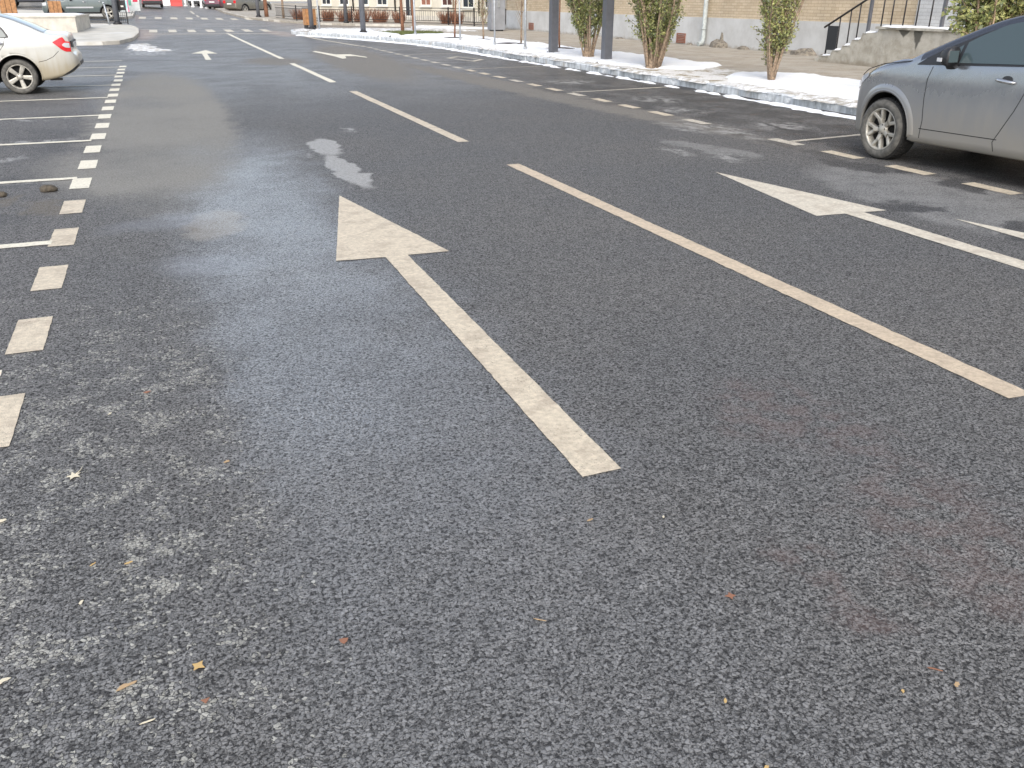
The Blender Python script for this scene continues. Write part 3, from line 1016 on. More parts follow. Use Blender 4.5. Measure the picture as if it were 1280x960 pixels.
brd = MB(); brd.box(-.012, -.165, -.265, .012, .165, .265)
bo = brd.build('notice_board', simple('matt black board', (.020, .022, .026), .6, var=.1), None)
bo.location = (RX - .03, 17.63, .66)
tag(bo, 'plain black board hung on the lowest bay of the stair railing', 'board')

# ------------------------------------------------------------------ cars
def mono(tbl):
    xs_ = np.array([t[0] for t in tbl], float); ys_ = np.array([t[1] for t in tbl], float)
    if xs_[0] > xs_[-1]:
        xs_, ys_ = xs_[::-1], ys_[::-1]
    h = np.diff(xs_); d = np.diff(ys_) / h
    m = np.zeros_like(ys_)
    m[0], m[-1] = d[0], d[-1]
    for i in range(1, len(xs_) - 1):
        m[i] = 0 if d[i - 1] * d[i] <= 0 else 2 * d[i - 1] * d[i] / (d[i - 1] + d[i])
    def f(x):
        x = min(max(x, xs_[0]), xs_[-1])
        i = int(min(max(np.searchsorted(xs_, x) - 1, 0), len(h) - 1))
        t = (x - xs_[i]) / h[i]
        return ((2 * t ** 3 - 3 * t ** 2 + 1) * ys_[i] + (t ** 3 - 2 * t ** 2 + t) * h[i] * m[i] + (-2 * t ** 3 + 3 * t ** 2) * ys_[i + 1] + (t ** 3 - t ** 2) * h[i] * m[i + 1])
    return f

class CarShape:
    def __init__(s, sp):
        s.sp = sp
        s.zt, s.zb, s.wm, s.belt = (mono(sp[k]) for k in ('ztop', 'zbot', 'wmax', 'belt'))
        s.x1, s.x0 = sp['ztop'][0][0], sp['ztop'][-1][0]
        s.tum = sp.get('tumble', .42)
        s.crown = sp.get('crown', .05)
        s.r0 = sp.get('r', .09)

    def W(s, x, z):
        wm, bl = s.wm(x), s.belt(x)
        zm = bl * .62
        w = wm
        if z < zm:
            w -= .06 * ((zm - z) / zm) ** 2 * 1.2
        elif z < bl:
            w -= .022 * ((z - zm) / (bl - zm)) ** 2
        else:
            w -= .022 + s.tum * (z - bl)
        if s.sp.get('crease'):
            zc, amp = s.sp['crease']
            w += amp * math.exp(-((z - zc) / .05) ** 2)
        return max(.05, w)

    def sec(s, x):
        zt, zb = s.zt(x), s.zb(x)
        r = min(s.r0, (zt - zb) * .35)
        cr = s.crown * min(1, s.wm(x) / .7)
        ze = max(zb + .03, zt - cr - r)
        we = s.W(x, ze)
        rr = min(r, we * .5)
        return zt, zb, r, cr, ze, we, rr

    def section(s, x, ns=16, nc=6, nt=7):
        zt, zb, r, cr, ze, we, rr = s.sec(x)
        pts = [(0, zb), (s.W(x, zb) * .6, zb), (s.W(x, zb) - .04, zb)]
        for i in range(ns + 1):
            z = zb + .02 + (ze - zb - .02) * i / ns
            pts.append((s.W(x, z), z))
        for i in range(1, nc + 1):
            a = PI / 2 * i / nc
            pts.append((we - rr + rr * math.cos(a), ze + (zt - cr - ze) * math.sin(a)))
        for i in range(1, nt + 1):
            y = (we - rr) * (1 - i / nt)
            q = y / max(1e-4, (we - rr))
            pts.append((y, zt - cr * q * q))
        return pts

    def top(s, x, v, off=.005):
        zt, zb, r, cr, ze, we, rr = s.sec(x)
        return (x, v * (we - rr), zt - cr * v * v + off)

def band(shape, xa, xb, zl, zh, off=.005, nu=24, nv=10, sgn=1, th=0.0):
    """patch on the side of the car between the curves zl(x) and zh(x)"""
    zl = mono(zl) if isinstance(zl, list) else zl
    zh = mono(zh) if isinstance(zh, list) else zh
    vs, fs = [], []
    for i in range(nu + 1):
        x = xa + (xb - xa) * i / nu
        a, b = zl(x), zh(x)
        for j in range(nv + 1):
            z = a + (b - a) * j / nv
            e = off - (.012 if (i in (0, nu) or j in (0, nv)) and th else 0)
            vs.append((x, sgn * (shape.W(x, z) + e), z))
    n = nv + 1
    for i in range(nu):
        for j in range(nv):
            q = (i * n + j, (i + 1) * n + j, (i + 1) * n + j + 1, i * n + j + 1)
            fs.append(q[::-1] if sgn * (xb - xa) < 0 else q)
    return vs, fs

def wheel(parent, x, y, r, width, sgn, style, res=40, name='wheel'):
    t = bpy.data.objects.new(name, None)
    COL.objects.link(t)
    t.parent = parent
    t.location = (x, y, r)
    t.rotation_euler = (0, random.uniform(0, 1), 0)
    # tyre: lathe about y; outer face at sgn*0
    w_ = width
    prof = [(r * .685, -.012), (r * .73, .002), (r * .82, .008), (r * .90, .002), (r * .965, -.018), (r * .99, -.035), (r, -.05), (r, -w_ + .05), (r * .985, -w_ + .02), (r * .9, -w_), (r * .6, -w_)]
    mb = MB(); mb.lathe([(a, b * sgn) for a, b in prof], res, 0, 'y')
    nseg = res
    for i in range(len(mb.f)):
        ring = i // nseg
        if 4 <= ring: mb.mi[i] = 1
    # tread blocks
    if style.get('tread'):
        k = 46
        for i in range(k):
            a = 2 * PI * i / k
            for row in range(4):
                y0 = -.035 - (w_ - .07) * row / 4 - .004
                y1 = -.035 - (w_ - .07) * (row + 1) / 4 + .008
                a0, a1 = a + (.03 if row % 2 else 0), a + (.03 if row % 2 else 0) + 2 * PI / k * .66
                vs = []
                for rr in (r - .002, r + .007):
                    for aa, yy in ((a0, y0), (a1, y0), (a1, y1), (a0, y1)):
                        vs.append((rr * math.cos(aa), yy * sgn, rr * math.sin(aa)))
                mb.add(vs, [(4, 5, 6, 7), (0, 1, 5, 4), (1, 2, 6, 5), (2, 3, 7, 6), (3, 0, 4, 7)], 1)
    mb.build('tyre', ['rubber', 'tread'], t)
    # rim
    rim = MB()
    R0 = r * .70
    rim.lathe([(R0, -.014 * sgn), (R0 * .985, -.004 * sgn), (R0 * .93, -.010 * sgn), (R0 * .90, -.03 * sgn), (R0 * .88, -.10 * sgn)], res, 0, 'y')
    ns = style['spokes']
    def spoke(a0, a1, r0, r1, w0, w1, d0=-.030, d1=-.012):
        p0 = Vector((math.cos(a0) * r0, 0, math.sin(a0) * r0)); p1 = Vector((math.cos(a1) * r1, 0, math.sin(a1) * r1))
        d = (p1 - p0).normalized(); s = Vector((d.z, 0, -d.x))
        vs = []
        for p, w2, dep in ((p0, w0, d0), (p1, w1, d1)):
            for (q, e) in ((-1, .006), (-.55, 0), (.55, 0), (1, .006)):
                v = p + s * q * w2 / 2
                vs.append((v.x, (dep - e) * sgn, v.z))
            for q in (1, -1):
                v = p + s * q * w2 / 2
                vs.append((v.x, (dep - .045) * sgn, v.z))
        fs = [(i, (i + 1) % 6, 6 + (i + 1) % 6, 6 + i) for i in range(6)]
        rim.add(vs, fs)
    for k in range(ns):
        a = 2 * PI * k / ns + .3
        if style['kind'] == 'double':
            spoke(a, a, R0 * .12, R0 * .50, R0 * .20, R0 * .23)
            spoke(a - .05, a - .30, R0 * .44, R0 * .93, R0 * .16, R0 * .17)
            spoke(a + .05, a + .30, R0 * .44, R0 * .93, R0 * .16, R0 * .17)
        else:
            spoke(a, a, R0 * .15, R0 * .93, R0 * .25, R0 * .38)
    rim.lathe([(.001, -.016 * sgn), (R0 * .12, -.017 * sgn), (R0 * .15, -.022 * sgn), (R0 * .27, -.026 * sgn), (R0 * .30, -.05 * sgn)], 24, 0, 'y')
    ro = rim.build('rim', 'alloy', t)
    for k in range(5 if res > 48 else 0):
        nut = MB()
        a = 2 * PI * k / 5 + .9
        c = (math.cos(a) * R0 * .21, -.022 * sgn, math.sin(a) * R0 * .21)
        nut.lathe([(.0005, .002 * sgn), (R0 * .035, .001 * sgn), (R0 * .038, -.01 * sgn)], 8, 0, 'y', c)
        nut.build('wheel_bolt', 'black_plastic', ro)
    dk = MB(); dk.lathe([(.001, -.085 * sgn), (R0 * .97, -.085 * sgn), (R0 * .97, -.14 * sgn)], 24, 0, 'y')
    dk.build('dark_backing_disc', 'black_in', t)  # black backing that paints in the shade seen between the spokes
    return t

def make_car(name, label, loc, rz, sp, cat='car', group=None):
    t = thing(name, loc, label, cat, group, rz)
    sh = CarShape(sp)
    xr = sp['rear_axle']
    ra = sp['arch']
    base = list(np.linspace(sh.x1, sh.x1 - .14, sp.get('n_end', 10))) + list(np.linspace(sh.x1 - .14, sh.x0 + .14, sp.get('n', 70)))[1:-1] + list(np.linspace(sh.x0 + .14, sh.x0, sp.get('n_end', 10)))
    secs = [(x, sh.section(x)) for x in base]
    m = len(secs[0][1])
    vs, fs = [], []
    for x, s in secs:
        full = [(x, y, z) for y, z in s] + [(x, -y, z) for y, z in s[-2:0:-1]]
        vs += full
    k = 2 * m - 2
    for i in range(len(secs) - 1):
        for j in range(k):
            j2 = (j + 1) % k
            fs.append((i * k + j, i * k + j2, (i + 1) * k + j2, (i + 1) * k + j))
    fs.append(tuple(range(k - 1, -1, -1)))
    fs.append(tuple((len(secs) - 1) * k + j for j in range(k)))
    bm = bmesh.new()
    bv = [bm.verts.new(v) for v in vs]
    for f in fs:
        try: bm.faces.new([bv[i] for i in f])
        except ValueError: pass
    bmesh.ops.remove_doubles(bm, verts=bm.verts[:], dist=1e-5)
    bmesh.ops.recalc_face_normals(bm, faces=bm.faces[:])
    me = bpy.data.meshes.new('body')
    bm.to_mesh(me); bm.free()
    body = bpy.data.objects.new('body', me)
    COL.objects.link(body)
    # wheel wells
    cut = MB()
    halfw = max(p[1] for p in sp['wmax'])
    for ax in (0.0, xr):
        for sg in (1, -1):
            y0, y1 = sg * (halfw - .30), sg * (halfw + .1)
            cut.lathe([(.0005, y0), (ra, y0), (ra, y1), (.0005, y1)], 40, 0, 'y', (ax, 0, sp['wheel_r'] + .01), smooth=False)
    cu = cut.build('cutter', 'black_in')
    bm = bmesh.new(); bm.from_mesh(cu.data)
    bmesh.ops.remove_doubles(bm, verts=bm.verts[:], dist=.002)
    bmesh.ops.recalc_face_normals(bm, faces=bm.faces[:]); bm.to_mesh(cu.data); bm.free()
    md = body.modifiers.new('b', 'BOOLEAN'); md.operation = 'DIFFERENCE'; md.object = cu; md.solver = 'EXACT'
    dg = bpy.context.evaluated_depsgraph_get()
    nme = bpy.data.meshes.new_from_object(body.evaluated_get(dg))
    body.modifiers.clear()
    body.data = nme
    bpy.data.objects.remove(cu)
    nme.materials.clear()
    nme.materials.append(M[sp['paint']]); nme.materials.append(M['black_in']); nme.materials.append(M[sp.get('roof', sp['paint'])])
    nme.materials.append(M['black_plastic'])
    for p in nme.polygons:
        c = p.center
        p.material_index = 0
        if c.z > sh.belt(c.x) + .03 and sp['cowl'] > c.x > sp.get('roof_end', -9):
            p.material_index = 2
        if c.z < sp.get('skirt', 0.0):
            p.material_index = 3
        for ax in (0.0, xr):
            d = math.hypot(c.x - ax, c.z - sp['wheel_r'] - .01)
            inner = d < ra - .008 or (d < ra + .012 and abs(p.normal.y) < .3 and abs(c.y) < sh.W(c.x, c.z) - .004)
            if inner: p.material_index = 1
        p.use_smooth = p.material_index != 1
    body.parent = t
    # glass
    ws = MB()
    for key, nm in (('windscreen', 'windscreen'), ('rear_glass', 'rear_window')):
        if key not in sp: continue
        xa, xb = sp[key]
        g = MB(); vs, fs = [], []
        nu, nv = 14, 12
        for i in range(nu + 1):
            x = xa + (xb - xa) * i / nu
            for j in range(nv + 1):
                v = -.94 + 1.88 * j / nv
                vs.append(sh.top(x, v, .006))
        for i in range(nu):
            for j in range(nv):
                fs.append((i * (nv + 1) + j, i * (nv + 1) + j + 1, (i + 1) * (nv + 1) + j + 1, (i + 1) * (nv + 1) + j))
        g.add(vs, fs, 0, True)
        g.build(nm, 'glass', t)
    for sg in (1, -1):
        for pn in sp.get('panes', []):
            g = MB(); g.add(*band(sh, pn['x'][0], pn['x'][1], pn['lo'], pn['hi'], pn.get('off', .006), 22, 10, sg), 0, True)
            g.build(pn.get('name', 'side_window'), pn.get('mat', 'glass'), t)
        for path in sp.get('seams', []):
            g = MB()
            f = []
            for (a, b) in zip(path, path[1:]):
                for i in range(8):
                    q = i / 8
                    f.append((a[0] + (b[0] - a[0]) * q, a[1] + (b[1] - a[1]) * q))
            f.append(path[-1])
            g.tube([(x, sg * (sh.W(x, z) - .0015), z) for x, z in f], .0042, 5)
            g.build('door_seam', 'black_in', t)
        for (hx, hz) in sp.get('handles', []):
            g = MB()
            y = sh.W(hx, hz)
            L = .1
            g.tube([(hx + L * q, sg * (sh.W(hx + L * q, hz) + .004 + .026 * (1 - q ** 4)), hz + .008 * q) for q in (-1, -.8, -.5, -.2, 0, .2, .5, .8, 1)],
                   [.010, .014, .016, .017, .017, .017, .016, .014, .010], 8)
            ho = g.build('door_handle', 'chrome', t)
            c = MB(); vs = []
            for kk in range(14):
                a = 2 * PI * kk / 14
                xx, zz = hx + .055 * math.cos(a) - .01, hz + .014 + .030 * math.sin(a)
                vs.append((xx, sg * (sh.W(xx, zz) + .003), zz))
            c.add(vs, [tuple(range(14)) if sg < 0 else tuple(range(13, -1, -1))])
            c.build('handle_recess', 'black_plastic', ho)
        if 'mirror' in sp:
            mx_, mz_ = sp['mirror']
            g = MB()
            y = sh.W(mx_, mz_) - .01
            prof = []
            rings, seg = 9, 14
            vs, fs = [], []
            for i in range(rings + 1):
                u = i / rings
                ex = .115 * (1 - u) - .02          # front (round) to rear (flat)
                sc_ = math.sin(min(1.0, u * 1.25) * PI / 2) ** .6
                for k2 in range(seg):
                    a = 2 * PI * k2 / seg
                    ca, sa = math.cos(a), math.sin(a)
                    sq = lambda q: math.copysign(abs(q) ** .75, q)
                    vs.append((mx_ + .07 - .15 * u, sg * (y + .11 + .075 * sc_ * sq(ca)), mz_ + .085 * sc_ * sq(sa) - .012 * ca))
            for i in range(rings):
                for k2 in range(seg):
                    k3 = (k2 + 1) % seg
                    fs.append((i * seg + k2, i * seg + k3, (i + 1) * seg + k3, (i + 1) * seg + k2))
            fs.append(tuple(rings * seg + k2 for k2 in range(seg)))
            g.add(vs, fs, 0, True)
            mo = g.build('mirror', sp.get('mirror_mat', 'black_plastic'), t)
            a_ = MB()
            a_.add([(mx_ + .04, sg * (y - .01), mz_ - .17), (mx_ - .05, sg * (y - .01), mz_ - .16), (mx_ - .07, sg * (y + .10), mz_ - .06), (mx_ + .03, sg * (y + .10), mz_ - .06),
                    (mx_ + .03, sg * (y - .01), mz_ - .085), (mx_ - .06, sg * (y - .01), mz_ - .085), (mx_ - .07, sg * (y + .06), mz_ - .03), (mx_ + .03, sg * (y + .06), mz_ - .03)],
                   [(0, 1, 2, 3), (4, 7, 6, 5), (0, 4, 5, 1), (1, 5, 6, 2), (2, 6, 7, 3), (3, 7, 4, 0)])
            a_.build('mirror_arm', 'black_plastic', mo)
            gl = MB(); gl.box(mx_ - .0835, sg * (y + .055), mz_ - .05, mx_ - .081, sg * (y + .165), mz_ + .05)
            gl.build('mirror_glass', 'glass', mo)
            if sp.get('mirror_lamp'):
                q = MB()
                q.box(mx_ - .02, sg * (y + .186) - .006, mz_ - .045, mx_ + .03, sg * (y + .186) + .004, mz_ - .012)
                q.build('repeater_lamp', 'lamp_clear', mo)
        for ax in (0.0, xr):
            yy = sg * (halfw - sp.get('wheel_in', .012))
            if sp.get('far') and False: continue
            wheel(t, ax, yy, sp['wheel_r'], sp.get('wheel_w', .2), sg, sp['rim'], sp.get('wres', 40))
            lip = MB()
            path = []
            for i in range(33):
                a = R(-12) + R(204) * i / 32
                x = ax + (ra + .006) * math.cos(a); z = sp['wheel_r'] + .01 + (ra + .006) * math.sin(a)
                if z > sh.zb(x) + .01:
                    path.append((x, sg * (sh.W(x, z) - .004), z))
            lip.tube(path, sp.get('lip', .014), 6)
            if sp.get('flare'):
                fl = sp['flare']; vs, fs = [], []
                na, nr = 40, 5
                for i in range(na + 1):
                    a = R(-2) + R(184) * i / na
                    for j in range(nr + 1):
                        rr = ra + .004 + fl * j / nr
                        x = ax + rr * math.cos(a); z = sp['wheel_r'] + .01 + rr * math.sin(a)
                        vs.append((x, sg * (sh.W(x, max(z, sh.zb(x))) + (.010, .012, .011, .008, .004, -.003)[j]), z))
                fs = [(i * 6 + j, i * 6 + j + 1, (i + 1) * 6 + j + 1, (i + 1) * 6 + j) for i in range(na) for j in range(nr)]
                lip.add(vs, [f[::sg] for f in fs], 0, True)
            lip.build('wheel_arch_trim', sp.get('lip_mat', sp['paint']), t)
    # lamps
    for sg in (1, -1):
        for nm, mat, xa, xb, lo, hi in sp.get('lamps', []):
            g = MB(); g.add(*band(sh, xa, xb, lo, hi, .007, 16, 8, sg), 0, True)
            lo_ = g.build(nm, mat, t)
            if nm == 'tail_light' and 'tail_inner' in sp:
                xa2, xb2, lo2, hi2 = sp['tail_inner']
                q = MB(); q.add(*band(sh, xa2, xb2, lo2, hi2, .011, 10, 6, sg), 0, True)
                q.build('reversing_lamp', 'lamp_clear', lo_)
        for nm, mat, x, y0, y1, z0, z1 in sp.get('end_lamps', []):
            g = MB(); a, b = sorted((sg * y0, sg * y1)); g.box(x - .012, a, z0, x + .012, b, z1)
            g.build(nm, mat, t)
    for nm, mat, x0, y0, z0, x1, y1, z1 in sp.get('boxes', []):
        g = MB(); g.box(x0, y0, z0, x1, y1, z1); g.build(nm, mat, t)
    return t, sh

DOUBLE = dict(kind='double', spokes=5, tread=True)
FIVE = dict(kind='single', spokes=5)
FIVEN = dict(kind='single', spokes=5)
cross = dict(
    paint='grey_paint', roof='black_gloss', cowl=-.34, roof_end=-2.42, rear_axle=-2.42, arch=.365, wheel_r=.300, wheel_w=.24, wheel_in=.004, rim=DOUBLE, flare=.07, wres=64, n=110,
    ztop=[(.72, .48), (.715, .57), (.69, .655), (.63, .735), (.52, .825), (.36, .915), (.12, 1.00), (-.1, 1.05), (-.19, 1.06), (-.25, 1.085), (-.7, 1.285), (-1.1, 1.435), (-1.45, 1.50), (-1.85, 1.525), (-2.3, 1.505), (-2.65, 1.44), (-2.85, 1.34), (-3.0, 1.14), (-3.1, .98), (-3.17, .8), (-3.19, .6)],
    zbot=[(.72, .44), (.70, .30), (.62, .22), (.3, .20), (-.4, .225), (-2.4, .25), (-2.9, .28), (-3.1, .36), (-3.19, .5)],
    wmax=[(.72, .36), (.705, .44), (.67, .53), (.58, .625), (.44, .71), (.25, .775), (0, .805), (-.5, .812), (-1.2, .815), (-2.4, .815), (-2.8, .77), (-3.05, .68), (-3.19, .5)],
    belt=[(.72, .94), (0, .955), (-.5, .97), (-1.55, 1.02), (-2.6, 1.075), (-3.19, 1.09)],
    tumble=.42, crown=.06, r=.09, crease=(.83, .004), skirt=.235,
    windscreen=(-.27, -1.08), rear_glass=(-2.72, -3.02),
    panes=[dict(name='side_window', x=(-.82, -1.58), lo=[(-.82, .99), (-1.58, 1.02)], hi=[(-.82, 1.165), (-.90, 1.21), (-1.0, 1.255), (-1.2, 1.335), (-1.4, 1.385), (-1.58, 1.40)]),
           dict(name='side_window', x=(-1.64, -2.30), lo=[(-1.64, 1.025), (-2.3, 1.065)], hi=[(-1.64, 1.405), (-1.9, 1.40), (-2.15, 1.35), (-2.3, 1.20)]),
           dict(name='quarter_window', x=(-.60, -.785), lo=[(-.60, .982), (-.785, .99)], hi=[(-.60, 1.04), (-.785, 1.145)], off=.0065),
           dict(name='window_trim', mat='black_plastic', x=(-.33, -2.34), lo=[(-.33, .945), (-.8, .968), (-1.55, 1.002), (-2.34, 1.047)], hi=[(-.33, .950), (-.42, 1.01), (-.55, 1.08), (-.8, 1.215), (-1.2, 1.37), (-1.4, 1.405), (-1.9, 1.43), (-2.2, 1.38), (-2.34, 1.24)], off=.003)],
    seams=[[(-.53, .94), (-.50, .82), (-.505, .66), (-.53, .45), (-.51, .28)], [(-1.62, 1.0), (-1.60, .84), (-1.52, .64), (-1.42, .46), (-1.36, .36), (-1.38, .28)], [(-.5, .37), (-1.4, .385)],
           [(.50, .79), (.36, .86), (.12, .925), (-.25, .975)]],
    handles=[(-1.37, .875), (-2.2, .92)], mirror=(-.73, 1.045), mirror_lamp=True, lip=.02,
    lamps=[('headlight', 'lamp_clear', .68, .34, [(.68, .62), (.5, .70), (.34, .79)], [(.68, .635), (.60, .715), (.5, .775), (.34, .83)]),
           ('tail_light', 'lamp_red', -2.95, -3.14, [(-2.95, .88), (-3.14, .84)], [(-2.95, .95), (-3.14, .97)])],
    boxes=[('licence_plate', 'plate', -3.205, -.24, .62, -3.192, .24, .72)],
)
make_car('parked_car', 'blue grey crossover with a black roof parked at the right kerb', (7.648, 7.15, 0), PI / 2, cross, 'car')
sedan = dict(
    paint='white_paint', cowl=-9, rear_axle=-2.34, arch=.345, wheel_r=.288, wheel_w=.18, wheel_in=.012, rim=FIVEN, wres=56, n=110,
    ztop=[(.76, .42), (.75, .50), (.70, .60), (.55, .69), (.2, .78), (-.2, .84), (-.42, .875), (-.6, .95), (-1.1, 1.20), (-1.4, 1.285), (-1.75, 1.315), (-2.05, 1.30), (-2.3, 1.245), (-2.6, 1.125), (-2.86, 1.005), (-2.98, .985), (-3.13, .982), (-3.18, .965), (-3.205, .88), (-3.225, .70), (-3.285, .62), (-3.305, .50)],
    zbot=[(.76, .36), (.70, .22), (.5, .18), (-2.4, .2), (-2.7, .215), (-3.0, .27), (-3.18, .34), (-3.305, .44)],
    wmax=[(.76, .38), (.72, .5), (.6, .63), (.35, .73), (0, .76), (-1, .768), (-2.3, .768), (-2.7, .760), (-2.95, .738), (-3.10, .705), (-3.20, .66), (-3.26, .60), (-3.29, .52), (-3.305, .40)],
    belt=[(.76, .78), (0, .80), (-1.5, .865), (-2.5, .905), (-3.305, .92)],
    tumble=.5, crown=.03, r=.05, crease=(.78, .006), skirt=.0,
    windscreen=(-.47, -1.3), rear_glass=(-2.16, -2.84),
    panes=[dict(x=(-.75, -1.42), lo=[(-.75, .86), (-1.42, .885)], hi=[(-.75, .90), (-1.1, 1.10), (-1.42, 1.19)]),
           dict(x=(-1.48, -2.26), lo=[(-1.48, .885), (-2.26, .925)], hi=[(-1.48, 1.195), (-1.8, 1.2), (-2.1, 1.12), (-2.2, 1.05), (-2.26, .95)]),
           dict(name='window_trim', mat='black_plastic', x=(-.66, -2.30), lo=[(-.66, .845), (-1.42, .868), (-2.3, .915)], hi=[(-.66, .86), (-1.1, 1.12), (-1.42, 1.215), (-1.8, 1.225), (-2.1, 1.145), (-2.22, 1.07), (-2.30, .94)], off=.003),
           dict(name='bumper_valance', mat='black_plastic', x=(-3.02, -3.295), lo=[(-3.02, .285), (-3.18, .35), (-3.295, .44)], hi=[(-3.02, .295), (-3.18, .39), (-3.295, .475)], off=.006)],
    seams=[[(-.55, .84), (-.6, .5), (-.56, .24)], [(-1.45, .86), (-1.44, .5), (-1.46, .24)], [(-2.24, .92), (-2.2, .8), (-2.1, .68), (-2.02, .58)],
           [(-2.68, .52), (-2.8, .545), (-2.92, .60), (-3.02, .69)]],
    handles=[(-1.3, .8), (-2.1, .83)], mirror=(-.78, .93), mirror_mat='white_paint', lip=.012,
    lamps=[('headlight', 'lamp_clear', .68, .36, [(.68, .52), (.36, .64)], [(.68, .60), (.36, .69)]),
           ('tail_light', 'lamp_red', -2.955, -3.215, [(-2.955, .825), (-3.03, .755), (-3.09, .70), (-3.15, .675), (-3.215, .675)], [(-2.955, .838), (-3.02, .87), (-3.09, .905), (-3.12, .91), (-3.15, .845), (-3.215, .835)])],
    tail_inner=(-3.095, -3.205, [(-3.095, .775), (-3.14, .745), (-3.205, .735)], [(-3.095, .795), (-3.14, .82), (-3.205, .815)]),
    boxes=[('licence_plate', 'plate', -3.25, -.23, .72, -3.225, .23, .81), ('tail_panel', 'black_plastic', -3.235, -.50, .74, -3.215, .50, .84), ('bumper_valance', 'black_plastic', -3.312, -.34, .44, -3.30, .34, .50),
           ('exhaust_pipe', 'black_plastic', -2.98, .48, .20, -2.78, .53, .24)],
)
make_car('parked_car', 'cream white saloon with dirty flanks parked nose in on the left', (-4.585, 18.395, 0), PI, sedan, 'car')

def scaled(sp, **kw):
    d = dict(sp); d.update(kw); return d
suv = dict(
    paint='green_paint', cowl=-.5, rear_axle=-2.55, arch=.43, wheel_r=.36, wheel_w=.22, wheel_in=.01, rim=FIVE, wres=28, n=50, n_end=6,
    ztop=[(.72, .6), (.70, .8), (.6, .95), (.2, 1.02), (-.3, 1.06), (-.5, 1.10), (-1.0, 1.5), (-1.3, 1.6), (-2, 1.65), (-3.0, 1.62), (-3.3, 1.5), (-3.45, 1.1), (-3.5, .7)],
    zbot=[(.72, .5), (.6, .34), (0, .32), (-2.5, .32), (-3.2, .36), (-3.5, .5)],
    wmax=[(.72, .55), (.65, .7), (.4, .81), (0, .84), (-2.6, .84), (-3.2, .80), (-3.45, .72), (-3.5, .62)],
    belt=[(.72, 1.0), (-3.5, 1.08)], tumble=.3, crown=.04, r=.09, skirt=.4,
    windscreen=(-.55, -1.1), rear_glass=(-3.2, -3.4),
    panes=[dict(x=(-.95, -1.7), lo=[(-.95, 1.08), (-1.7, 1.1)], hi=[(-.95, 1.15), (-1.2, 1.42), (-1.7, 1.46)]),
           dict(x=(-1.78, -2.5), lo=[(-1.78, 1.1), (-2.5, 1.1)], hi=[(-1.78, 1.46), (-2.5, 1.45)]),
           dict(x=(-2.58, -3.15), lo=[(-2.58, 1.1), (-3.15, 1.12)], hi=[(-2.58, 1.45), (-3.15, 1.36)]),
           dict(name='side_stripe', mat='silver_paint', x=(-.55, -2.0), lo=[(-.55, .62), (-2, .62)], hi=[(-.55, .70), (-2, .70)], off=.012)],
    seams=[[(-.7, 1.05), (-.72, .45)], [(-1.74, 1.08), (-1.74, .45)]],
    handles=[(-1.55, .95), (-2.4, .96)], mirror=(-.85, 1.12), lip=.025, lip_mat='black_plastic',
    lamps=[('headlight', 'lamp_clear', .66, .45, [(.66, .75), (.45, .78)], [(.66, .9), (.45, .93)])],
    end_lamps=[('tail_light', 'lamp_red', -3.47, .52, .70, .8, 1.1)],
    boxes=[('licence_plate', 'plate', -3.52, -.24, .75, -3.5, .24, .85)],
)
def place_car(name, label, x, y, rz, sp, cat='car', group=None):
    return make_car(name, label, (x, y, zg(x, y)), rz, sp, cat, group)
place_car('parked_car', 'dark grey green off roader with a silver side stripe beyond the concrete block', -2.25 - 2.75, 60.6, PI, scaled(suv, rear_axle=-2.75), 'car')
hatch = dict(
    paint='red_paint', cowl=-.3, rear_axle=-2.3, arch=.34, wheel_r=.29, wheel_w=.18, wheel_in=.01, rim=FIVE, wres=20, n=36, n_end=5,
    ztop=[(.7, .5), (.65, .65), (.3, .8), (-.3, .9), (-.45, .93), (-1.1, 1.3), (-1.6, 1.38), (-2.3, 1.36), (-2.7, 1.28), (-3.0, .98), (-3.1, .8), (-3.12, .5)],
    zbot=[(.7, .4), (.5, .2), (-2.4, .22), (-2.9, .28), (-3.12, .4)],
    wmax=[(.7, .5), (.5, .7), (0, .78), (-2.4, .79), (-2.9, .76), (-3.05, .70), (-3.12, .62)],
    belt=[(.7, .86), (-3.12, .95)], tumble=.4, crown=.04, r=.08, skirt=.0,
    windscreen=(-.45, -1.1), rear_glass=(-2.72, -2.98),
    panes=[dict(x=(-.75, -1.45), lo=[(-.75, .93), (-1.45, .95)], hi=[(-.75, .98), (-1.1, 1.18), (-1.45, 1.24)]),
           dict(x=(-1.52, -2.4), lo=[(-1.52, .95), (-2.4, .98)], hi=[(-1.52, 1.24), (-2.0, 1.24), (-2.4, 1.1)])],
    seams=[[(-1.48, .9), (-1.48, .3)]], handles=[(-1.3, .85)], mirror=(-.8, 1.0),
    end_lamps=[('tail_light', 'lamp_red', -3.07, .50, .69, .72, .95), ('headlight', 'lamp_clear', .67, .42, .62, .55, .7)],
    boxes=[('bumper', 'black_plastic', -3.16, -.70, .30, -3.11, .70, .50), ('licence_plate', 'plate', -3.15, -.24, .62, -3.11, .24, .72)],
)
place_car('parked_car', 'dark red hatchback seen from behind far down the left lane', .33, 82.6, PI / 2, hatch)
suv2 = scaled(suv, paint='beige_paint', cowl=-9, wmax=[(.72, .55), (.65, .7), (.4, .78), (0, .80), (-2.6, .80), (-3.2, .77), (-3.45, .70), (-3.5, .6)],
              end_lamps=[('tail_light', 'lamp_red', -3.47, .45, .70, .85, 1.05)])
suv2['panes'] = suv2['panes'][:3]
place_car('parked_car', 'brown grey estate car parked at an angle by the far right kerb', 8.9, 82.4, R(40), suv2)
place_car('parked_car', 'wine red car behind the brown grey estate car', 6.8, 90.5, R(62), scaled(hatch, paint='wine_paint'))
place_car('parked_car', 'silver hatchback at the far end of the street beside red barriers', 5.3, 97.0, R(70), scaled(hatch, paint='silver_paint'))
